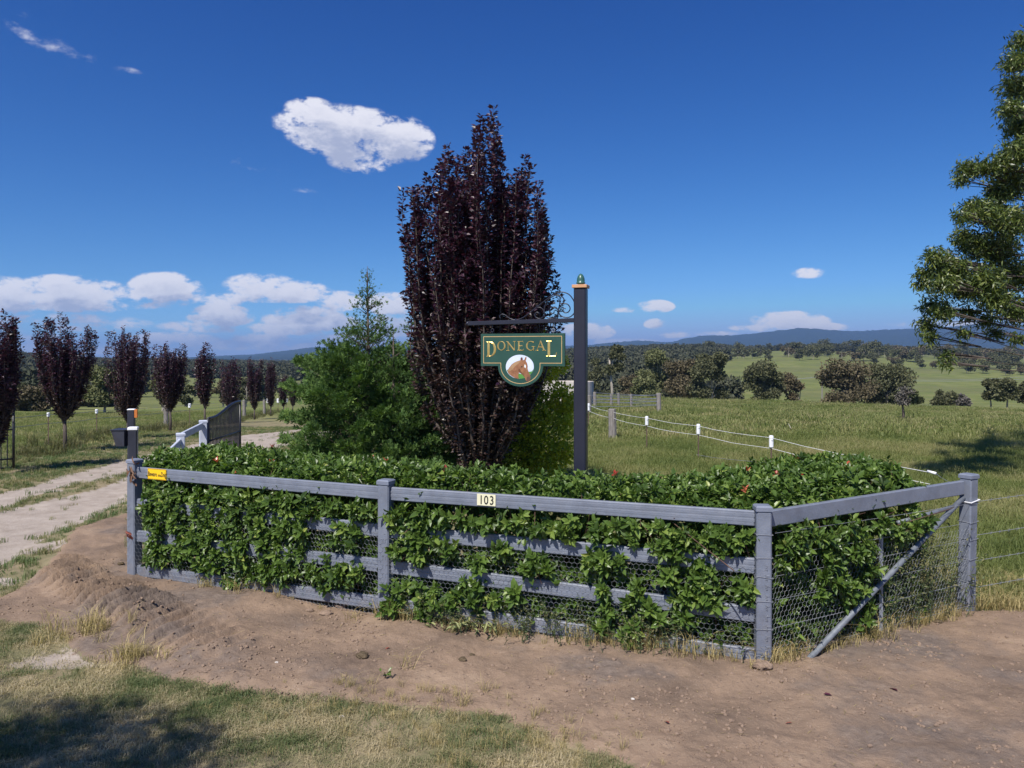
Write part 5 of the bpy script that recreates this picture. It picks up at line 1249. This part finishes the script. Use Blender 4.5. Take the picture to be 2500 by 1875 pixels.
# a second gum, left behind the camera, whose shade lies on the grass
def gum_shade():
    t = tag(empty('gum_tree', (-8.2, .2, 0)), 'gum tree standing left of the viewpoint and shading the front grass', 'tree')
    mb = MB(); mb.tube([(0, 0, -.2), (.2, 0, 2), (0, 0, 4.5), (.3, 0, 7)], [.3, .24, .18, .08], 10); mb.build('trunk', M['gumbark'], t, True)
    P = []; D = []; mb = MB()
    # shade centres on the ground -> crown clumps up the sun ray
    for (px, py, rpx, hh) in ((120,1800,.55,5.2),(230,1760,.42,5.6),(330,1830,.50,5.0),(60,1870,.6,5.5),(420,1860,.42,5.3),(200,1900,.7,6.2),(-60,1830,.7,6.0),(380,1770,.28,5.8),(-250,1900,1.,6.5),(300,1960,.8,6),(480,1800,.22,5.2),(-500,1800,1.1,7)):
        gx, gy = G(px, py); kk = hh/math.tan(SUN_EL); c = np.array([gx-TRAVEL.x*kk+8.2, gy-TRAVEL.y*kk-.2, hh])
        mb.tube([(.1, 0, hh*.55), tuple((c+np.array([0, 0, hh*.6]))/2), tuple(c)], [.06, .04, .01], 5, False)
        n = int(1500*rpx*rpx); q = rng.normal(0, 1, (n, 3)); q /= np.linalg.norm(q, axis=1, keepdims=True)
        P.append(c+q*rng.random((n, 1))**.45*rpx); D.append(np.stack([rng.normal(0, .5, n), rng.normal(0, .5, n), -1+rng.normal(0, .4, n)], 1))
    mb.build('branches', M['bark'], t); P = np.concatenate(P); D = np.concatenate(D)
    leafcloud('crown', SLIM, P, rotM(D, rng.normal(0, 1, (len(P), 3))), .14, .035, M['gum'], t)
gum_shade()

# ------------------------------------------------------------------ wire fences
def picket(parent, x, y, zt, cap_h=.16, cap_r=.026):
    z0 = gz(x, y); mb = MB(); mb.box((x, y, (zt-.05+z0-.2)/2), (.030, .006, zt-.05-z0+.2)); mb.box((x, y+.01, (zt-.05+z0-.2)/2), (.006, .022, zt-.05-z0+.2)); o = mb.build('picket', M['rust'], parent)
    mb = MB(); mb.lathe((x, y, zt-cap_h), [(cap_r*.85, 0), (cap_r, .01), (cap_r, cap_h*.75), (cap_r*1.08, cap_h*.8), (cap_r*1.0, cap_h*.95), (cap_r*.5, cap_h)], 10)
    mb.box((x, y-cap_r, zt-cap_h*.35), (.03, .02, .022)); mb.build('insulator_cap', M['whiteplastic'], o, False)
def timber_post(parent, x, y, zt, w_, name='timber_post'):
    z0 = gz(x, y); mb = MB(); h = zt-z0+.3
    mb.tube([(x, y, z0-.3), (x+.01, y, z0+h*.3), (x-.008, y, zt-.015), (x-.008, y, zt)], [w_/2*1.03, w_/2, w_/2*.95, w_/2*.85], 9); mb.build(name, M['oldwood'], parent)
def wires(parent, pts_list, mat, r=.004, name='wire'):
    for pts in pts_list:
        full = []
        for a, b_ in zip(pts[:-1], pts[1:]):
            for t in (0, .25, .5, .75): p = Vector(a).lerp(Vector(b_), t); p.z -= .02*math.sin(math.pi*t)*(1+random.random()); full.append(p)
        full.append(Vector(pts[-1])); mb = MB(); mb.tube(full, r, 5); mb.build(name, M[mat], parent)
ef = tag(empty('electric_fence'), 'white-wired electric fence running from the hedge into the paddock', 'fence')
E = [(1883,1063,16.2),(1705,1035,19.0),(1579,1016,21.5),(1437,985,27.0)]
EP = [W(*q) for q in E]
for p in EP: picket(ef, p.x, p.y, p.z, .25, .046)
wp = W(1495, 998, 24.0); timber_post(ef, wp.x, wp.y, wp.z, .25)
endp = W(2285, 1156, 12.1); endl = W(2262, 1170, 12.1)
ups = [endp]+[p-Vector((0, 0, .05)) for p in EP[:3]]+[wp-Vector((0, 0, .10)), EP[3]-Vector((0, .0, .06))]+[W(1425, 983, 30)]
los = [W(2270,1182,12.3)]+[p-Vector((0, 0, .27)) for p in EP[:3]]+[wp-Vector((0, 0, .28)), EP[3]-Vector((0, 0, .26))]
wires(ef, [ups, los], 'whitewire', .0045, 'sighter_wire')
mb = MB(); mb.tube([endp-Vector((-.0, 0, .0)), endp+Vector((-.06, .13, .015))], .022, 8); mb.build('strain_insulator', M['whiteplastic'], ef, True)
wires(ef, [[endp, FP[3]+Vector((0, .05, 1.26))]], 'wire', .003, 'tail_wire')
wires(ef, [[W(1700,1110,19), W(1883,1130,16.2)]], 'wire', .004, 'low_wire')
bw = tag(empty('barbed_wire_fence'), 'thin barbed wires running right from the end post out of the frame', 'wire fence')
def barb(p, q, parent):
    pts = []; n = 40
    for i in range(n+1): t = i/n; v = p.lerp(q, t); v.z -= .03*math.sin(math.pi*t); pts.append(v)
    mb = MB(); mb.tube(pts, .0026, 4)
    for i in range(2, n, 1):
        v = pts[i]; mb.tube([v+Vector((-.012, 0, .016)), v+Vector((.012, 0, -.016))], .0018, 3); mb.tube([v+Vector((.012, .004, .016)), v+Vector((-.012, -.004, -.016))], .0018, 3)
    mb.build('barbed_wire', M['wire'], parent)
for z in (1.12, .78, .52, .25):
    barb(FP[3]+Vector((.07, 0, z)), Vector((9.5, 9.6+.2*z, z+.25)), bw)
mb = MB(); M3 = Matrix.Rotation(yaws[3], 3, 'Z'); ring = [FP[3]+Vector((.022, 0, 1.14))+M3 @ Vector((sx*.072, sy*.072, sx*.01)) for (sx, sy) in ((-1,-1),(1,-1),(1,1),(-1,1),(-1,-1))]; mb.tube(ring, .006, 6); mb.build('white_tie', M['whitewire'], bw)
timber_post(bw, 9.5, 9.6, 1.5, .16)
lf = tag(empty('left_wire_fence'), 'wire fence with white-capped pickets behind the row of plum trees', 'fence')
LP = [(118,1007,22.9),(236,999,27.5),(463,985,38),(557,979,47),(654,973,58),(679,973,64),(700,972,72)]
pts = [W(-60, 1017, 19.0)]+[W(*q) for q in LP]
for q in LP: p = W(*q); picket(lf, p.x, p.y, p.z, .11*q[2]/20, .035*q[2]/20)
for q in ((405,990,34,.20),(596,977,52,.22),(645,976,58,.2)): p = W(*q[:3]); timber_post(lf, p.x, p.y, p.z, q[3])
wires(lf, [[p-Vector((0, 0, .06)) for p in pts], [p-Vector((0, 0, .32)) for p in pts]], 'wire', .007)
yf = tag(empty('yard_fence'), 'far timber post and wire yard fence beside the navy sign post', 'fence')
ya = [W(1608,960,40), W(1541,962,47), W(1510,960,47), W(1492,962,47), W(1452,957,45), W(1438,965,38)]
for i, p in enumerate(ya): timber_post(yf, p.x, p.y, p.z, (.25, .16, .16, .16, .2, .22)[i])
for dz in (.03, .22, .36, .55):
    wires(yf, [[ya[0]-Vector((0, 0, dz+.05)), ya[1]-Vector((0, 0, dz)), ya[4]-Vector((0, 0, dz))], [ya[5]-Vector((0, 0, dz)), ya[0]-Vector((0, .02, dz+.06))]], 'galv', .014, 'rail_wire')
pp = tag(empty('power_pole'), 'slim distant power pole in front of the broad gum', 'power pole')
p0 = G2(2007, 180); mb = MB(); zt = CH+(HZ-915)/FX*180; mb.tube([(p0.x, p0.y, p0.z-1), (p0.x, p0.y, zt)], [.16, .12], 8); mb.build('pole', M['oldwood'], pp)
mb = MB(); mb.box((p0.x, p0.y-.1, zt-.5), (1.8, .12, .12)); mb.build('crossarm', M['oldwood'], pp)
pw = tag(empty('power_line'), 'pale power wires crossing the green hillside', 'power line')
for k_ in range(2):
    a = W(1800, 932, 182); b_ = Vector((p0.x+.7*(2*k_-1), p0.y-.1, zt-.4)); c = W(2560, 922-6*k_, 150); pts = []
    for (s, e) in ((a, b_), (b_, c)):
        for i in range(12): t = i/12; v = Vector(s).lerp(Vector(e), t); v.z -= .9*4*t*(1-t)*(1 if e is c else .3); pts.append(v)
    pts.append(Vector(c)); mb = MB(); mb.tube(pts, .028, 4); mb.build('power_wire', M['galv'], pw)
# gates, letterbox post
gp = tag(empty('gate_post'), 'pale grey gate wing with sloping rails beside the black gate leaf', 'gate post')
pD = W(496, 1026, 16.0); pE = W(441, 1057, 14.4)
post_box(gp, (pD.x, pD.y, 0), pD.z, yaw=R(25), wd=.15, mat='lightpaint', cap='lightpaint'); post_box(gp, (pE.x, pE.y, 0), pE.z, yaw=R(25), wd=.15, mat='lightpaint', cap='lightpaint')
dd = (pE-pD).normalized(); rail(gp, pD-Vector((0, 0, .10))+dd*.09, pE-Vector((0, 0, .07))-dd*.09, .13, .05, 'lightpaint', ribs=False)
pF = W(400, 1118, 13.2); rail(gp, pE-Vector((0, 0, .16)), pF, .13, .05, 'lightpaint', ribs=False); post_box(gp, (pF.x, pF.y, 0), pF.z+.06, yaw=R(25), wd=.14, mat='lightpaint', cap='lightpaint')
def gate_leaf(name, label, a, b_, za, zb, zbot, n, curve):
    e = tag(empty(name), label, 'gate'); a = Vector(a); b_ = Vector(b_); d_ = b_-a
    top = lambda t: za+(zb-za)*(sm(t, .12, .88) if curve else t)
    mb = MB()
    for t in (0, 1):
        p = a.lerp(b_, t); mb.tube([(p.x, p.y, zbot), (p.x, p.y, top(t))], .028, 8)
    mb.tube([(*a.lerp(b_, t).xy, top(t)) for t in np.linspace(0, 1, 24)], .030, 8)
    for z_ in (zbot+.02, zbot+.22, zbot+(za-zbot)*.62): mb.tube([(*a.xy, z_), (*b_.xy, z_)], .018, 6)
    mb.build('frame', M['black'], e, True)
    bar = None
    for i in range(1, n):
        t = i/n; p = a.lerp(b_, t); mb = MB(); mb.tube([(p.x, p.y, zbot), (p.x, p.y, top(t))], .012, 6); mb.build('bar', M['black'], e)
gh = Vector((pD.x+.06, pD.y+.1, 0)); ge = Vector(((586-CXP)/FX*18.3, 18.3, 0))
gate_leaf('gate_leaf', 'open black steel gate leaf with curved top beside the pale gate wing', gh, ge, 1.31, CH+(HZ-980)/FX*18.3, .08, 25, True)
lg = Vector(((33-CXP)/FX*17.8, 17.8, 0))
gate_leaf('gate_leaf', 'open black steel gate leaf cut off by the left edge', Vector((lg.x-1.9, 15.9, 0)), lg, 1.47, 1.47, .04, 22, False)
lb = tag(empty('letterbox'), 'dark letterbox and charcoal post with white cap behind the left end post', 'letterbox')
pB = W(325, 1042, 12.6); post_box(lb, (pB.x, pB.y, 0), pB.z, yaw=R(15), wd=.135, mat='charcoal', cap='whiteplastic')
x0, x1 = (280-325)/FX*12.6, (312-325)/FX*12.6; zt, zb = CH+(HZ-1049)/FX*12.6, CH+(HZ-1088)/FX*12.6
mb = MB(); V = [(x0, -.12, zt), (x1, -.12, zt), (x1, .14, zt), (x0, .14, zt), (x0+.07, -.10, zb), (x1, -.12, zb), (x1, .14, zb), (x0+.07, .12, zb)]
mb.add([(pB.x+a, pB.y+b_, c) for a, b_, c in V], [(0,1,2,3),(7,6,5,4),(0,4,5,1),(1,5,6,2),(2,6,7,3),(3,7,4,0)]); mb.build('box', M['charcoal'], lb)
mb = MB(); mb.box((pB.x+(x0+x1)/2, pB.y+.01, zt+.006), (abs(x1-x0)+.02, .29, .012)); mb.build('lid', M['charcoal'], lb)
ip = tag(empty('intercom_post'), 'tall charcoal post with orange reflector behind the letterbox', 'post')
pA = W(321, 998, 15.5); post_box(ip, (pA.x, pA.y, 0), pA.z, yaw=R(15), wd=.13, mat='charcoal', cap='whiteplastic', caph=.02)
mb = MB(); mb.box((pA.x+.115, pA.y-.05, pA.z-.09), (.06, .03, .17), None, .004); mb.build('reflector', M['orange'], ip)
# concrete tank
tk = tag(empty('water_tank', W(1385, 975, 46)), 'low pale concrete water tank glimpsed between bush and sign post', 'water tank'); tk.location.z = gz(tk.location.x, 46)
zt = CH+(HZ-931)/FX*46-tk.location.z
mb = MB(); mb.lathe((0, 0, 0), [(1.55, -.3), (1.55, zt), (1.45, zt), (1.45, zt-.25)], 40); mb.build('wall', M['concrete'], tk)
# stick in the paddock
mb = MB(); mb.tube([W(1925, 1034, 27), W(1934, 1052, 26.9), W(1951, 1078, 26.8)], [.012, .018, .022], 5); tag(mb.build('dead_branch', M['gumbark']), 'pale dead stick leaning up out of the paddock grass', 'branch')

# ------------------------------------------------------------------ small things on the soil
def clod(r_, seed, flat_=.7, sub=3):
    import bmesh
    bm = bmesh.new(); bmesh.ops.create_icosphere(bm, subdivisions=sub, radius=1)
    me = bpy.data.meshes.new('clod'); bm.to_mesh(me); bm.free()
    V = np.empty(len(me.vertices)*3); me.vertices.foreach_get('co', V); V = V.reshape(-1, 3)
    n = 1+.7*fbm(V[:, 0]*1.0+seed*3.1, V[:, 1]+V[:, 2]*.7, .7, 3, seed); V = V*(n+.5*fbm(V[:, 0]+seed, V[:, 1]*1.3+V[:, 2], .22, 2, seed+5))[:, None]*np.array([1, .8, flat_])*r_
    me.vertices.foreach_set('co', V.ravel()); me.update(); return me
M['soilclod'] = surf('dry clod earth', [(.17,.12,.09), (.31,.225,.165)], 18, .95, .8, 60, .1)
M['root'] = surf('root matted turf', [(.06,.045,.03), (.16,.12,.075)], 40, .95, 1., 120, .1)
for (px, py, r_, lab, mt, g_) in ((835,1490,.085,'large earth clod near the foot of the middle post','soilclod',None),(795,1510,.07,'flat earth clod left of the middle post foot','soilclod',None),(757,1503,.045,'small rounded clod left of the flat one','soilclod',None),
     (1130,1628,.045,'dark root-matted turf clod on the open soil','root',None),(1152,1610,.03,'small dark turf crumb beside the root-matted clod','root',None),(885,1620,.07,'dull turf clod on the bank slope','root',None),
     (1480,1580,.06,'pale clod at the hedge foot under the rail','soilclod',None),(1690,1590,.055,'pale clod at the foot of the netting left of the corner post','soilclod',None),(1860,1650,.10,'heap of crumbly earth against the corner post foot','soilclod',None),
     (470,1340,.05,'dark crumbly clod just left of the left end post','root',None),(430,1350,.0,'','root',None),(560,1290,.0,'','root',None),(220,1690,.0,'','root',None),(1400,1590,.04,'brown clod under the lowest rail','soilclod',None),
     (295,1385,.05,'loose dark turf beside the left end post','root',None),(210,1400,.045,'ragged turf clump left of the end post','root',None),(2290,1530,.05,'grassy clod in front of the right end post','root',None),(1545,1730,.018,'small white stone on the smooth soil','stone',None),(675,1640,.018,'pale pebble on the bank','stone',None),(525,1750,.022,'grey stone at the edge of the bank','stone',None),(835,1755,.025,'pale stone in the grass edge','stone',None)):
    if r_ == 0: continue
    if 'stone' == mt and 'stone' not in M: M['stone'] = surf('pale stone', [(.42,.38,.34), (.6,.55,.5)], 12, .8, .3, 50)
    x_, y_ = G(px, py); me = clod(r_*.85, int(px), .45); o = link('stone' if mt == 'stone' else 'earth_clod', me, None, M[mt]); o.location = (x_, y_, gz(x_, y_)+r_*.22); o.rotation_euler.z = px
    tag(o, lab, 'stone' if mt == 'stone' else 'clod')
for k in range(3):
    o = link('crumb', clod(.014, 900+k, .7, 1), None, M['soilclod']); crumb_c = lib('crumb_lib', o)
x = rng.uniform(-6, 9, 60000); y = rng.uniform(3.8, 10, 60000); s, t = masks(x, y)
kk = (s > .5) & (rng.random(len(x)) < .12+.55*(fbm(x, y, .7, 3, 95) > .03)) & (np.abs(x/y) < .72); x, y = x[kk], y[kk]
scatter('soil_crumbs', np.stack([x, y, groundZ(x, y)+.002], 1), rng.random(len(x))*6.28, rng.uniform(.25, 1., len(x))**3*1.6, crumb_c, 'loose crumbs of earth on the soil bank')
# straws and leaf litter on bank and grass
def straws():
    n = 900; x = rng.uniform(-4.5, 6, n); y = rng.uniform(3.9, 7.6, n); k_ = (np.abs(x/y) < .70) & ~fence_side(x, y); x, y = x[k_], y[k_]; n = len(x)
    a = rng.random(n)*6.28; P = np.stack([x, y, groundZ(x, y)+.006], 1); D = np.stack([np.cos(a), np.sin(a), rng.normal(0, .08, n)], 1)
    tag(leafcloud('straw_litter', SLIM, P, rotM(D, np.array([0, 0, 1.])+rng.normal(0, .1, (n, 3))), rng.uniform(.03, .12, n), .0035, M['drygrass']), 'loose straws lying on soil and grass', kind='stuff')
straws()
M['fallen'] = surf('dead red leaf', [(.16,.04,.03), (.26,.08,.05)], 30, .6); M['fallen_p'] = surf('dead purple leaf', [(.05,.012,.02), (.09,.02,.035)], 30, .5); M['limp'] = surf('limp pale green leaf', [(.17,.20,.07), (.28,.28,.12)], 20, .5)
for (px, py, mt, lab, sz) in ((1935,1783,'fallen','brown fallen leaf on the smooth soil','.05'),(2192,1702,'fallen_p','single purple fallen leaf on the soil at right','.085'),(1634,1786,'fallen','reddish fallen leaf low in the soil','.06'),(2010,1715,'fallen_p','dark twig-like leaf on the soil',' .07'),(952,1600,'fallen','upright dead leaf on the bank','.06')):
    x_, y_ = G(px, py); me = fast_mesh('fallen_leaf', LEAF[0]*np.array([1, .45, 1]), np.concatenate([np.array(f) for f in LEAF[1]]), [len(f) for f in LEAF[1]]); o = link('fallen_leaf', me, None, M[mt])
    o.scale = (float(sz),)*3; o.location = (x_, y_, gz(x_, y_)+.012); o.rotation_euler = (.2, .1, px % 6); tag(o, lab, 'leaf')
n = 46; cx0, cy0 = G(1140, 1555)
P = np.stack([cx0+rng.normal(0, .16, n), cy0+rng.normal(0, .05, n), np.full(n, gz(cx0, cy0)+.05)+rng.random(n)*.04], 1); D = np.stack([rng.normal(0, 1, n), rng.normal(-.3, .6, n), rng.normal(.2, .35, n)], 1)
tag(leafcloud('limp_leaves', LEAF, P, rotM(D, np.array([0, 0, 1.])+rng.normal(0, .4, (n, 3))), .08, .03, M['limp']), 'heap of limp pale leaves at the foot of the hedge', 'leaves', kind='stuff')
def sprout(px, py, lab, n=26, sz=.085, h=.22):
    x_, y_ = G(px, py); z0 = gz(x_, y_); t = tag(empty('seedling', (x_, y_, z0)), lab, 'plant'); mb = MB(); mb.tube([(0, 0, -.03), (.01, 0, h*.6), (0, 0, h)], [.006, .004, .002], 5); mb.build('stem', M['twig'], t)
    P = np.stack([rng.normal(0, .03, n), rng.normal(0, .03, n), rng.uniform(.25, 1, n)*h], 1); a = rng.random(n)*6.28; D = np.stack([np.cos(a), np.sin(a), rng.normal(.4, .3, n)], 1)
    leafcloud('leaves', LEAF, P, rotM(D, np.array([0, 0, 1.])+rng.normal(0, .3, (n, 3))), sz, sz*.42, M['hedge'], t, var=rng.uniform(.3, .7, n))
sprout(1548, 1590, 'low leafy hedge shoot standing in front of the netting'); sprout(938, 1675, 'tiny green seedling on the open soil', 7, .05, .05)
M['brownleaf'] = surf('dead brown leaf', [(.10,.05,.03), (.22,.12,.07)], 30, .6)
n = 16; c0, dd, tl = on_rail(0, 343, .07)
P = np.array([(c0.x+rng.normal(-.03, .04), c0.y-.02+rng.normal(0, .02), c0.z-.02+rng.normal(0, .05)) for _ in range(n)]); D = np.stack([rng.normal(0, .5, n), rng.normal(-.2, .3, n), -1+rng.normal(0, .4, n)], 1)
tag(leafcloud('dead_sprig', LEAF, P, rotM(D, rng.normal(0, 1, (n, 3))), .11, .032, M['brownleaf']), 'dead brown sprig hanging beside the yellow dog sign', 'sprig')
n = 12; x_, z_ = W(300, 1315, 9.1).x, W(300, 1315, 9.1).z
P = np.array([(x_+.09+abs(rng.normal(0, .05)), 9.13+rng.normal(0, .02), z_+rng.normal(0, .03)) for _ in range(n)]); D = np.stack([-1+rng.normal(0, .5, n), rng.normal(-.2, .4, n), rng.normal(.5, .5, n)], 1)
tag(leafcloud('red_sprig', LEAF, P, rotM(D, rng.normal(0, 1, (n, 3))), .11, .03, M['fallen']), 'red leaved sprig poking left past the left end post', 'sprig')

# ------------------------------------------------------------------ air
m_ = bpy.data.materials.new('pale haze'); m_.use_nodes = True; nt = m_.node_tree; nt.nodes.clear()
v = nt.nodes.new('ShaderNodeVolumePrincipled'); v.inputs['Color'].default_value = (.37, .60, 1, 1); v.inputs['Density'].default_value = HAZE_DENSITY; v.inputs['Anisotropy'].default_value = .2
o = nt.nodes.new('ShaderNodeOutputMaterial'); nt.links.new(v.outputs[0], o.inputs['Volume'])
mb = MB(); mb.box((0, 0, 110), (28000, 28000, 300)); hz = mb.build('haze', m_); hz['kind'] = 'stuff'
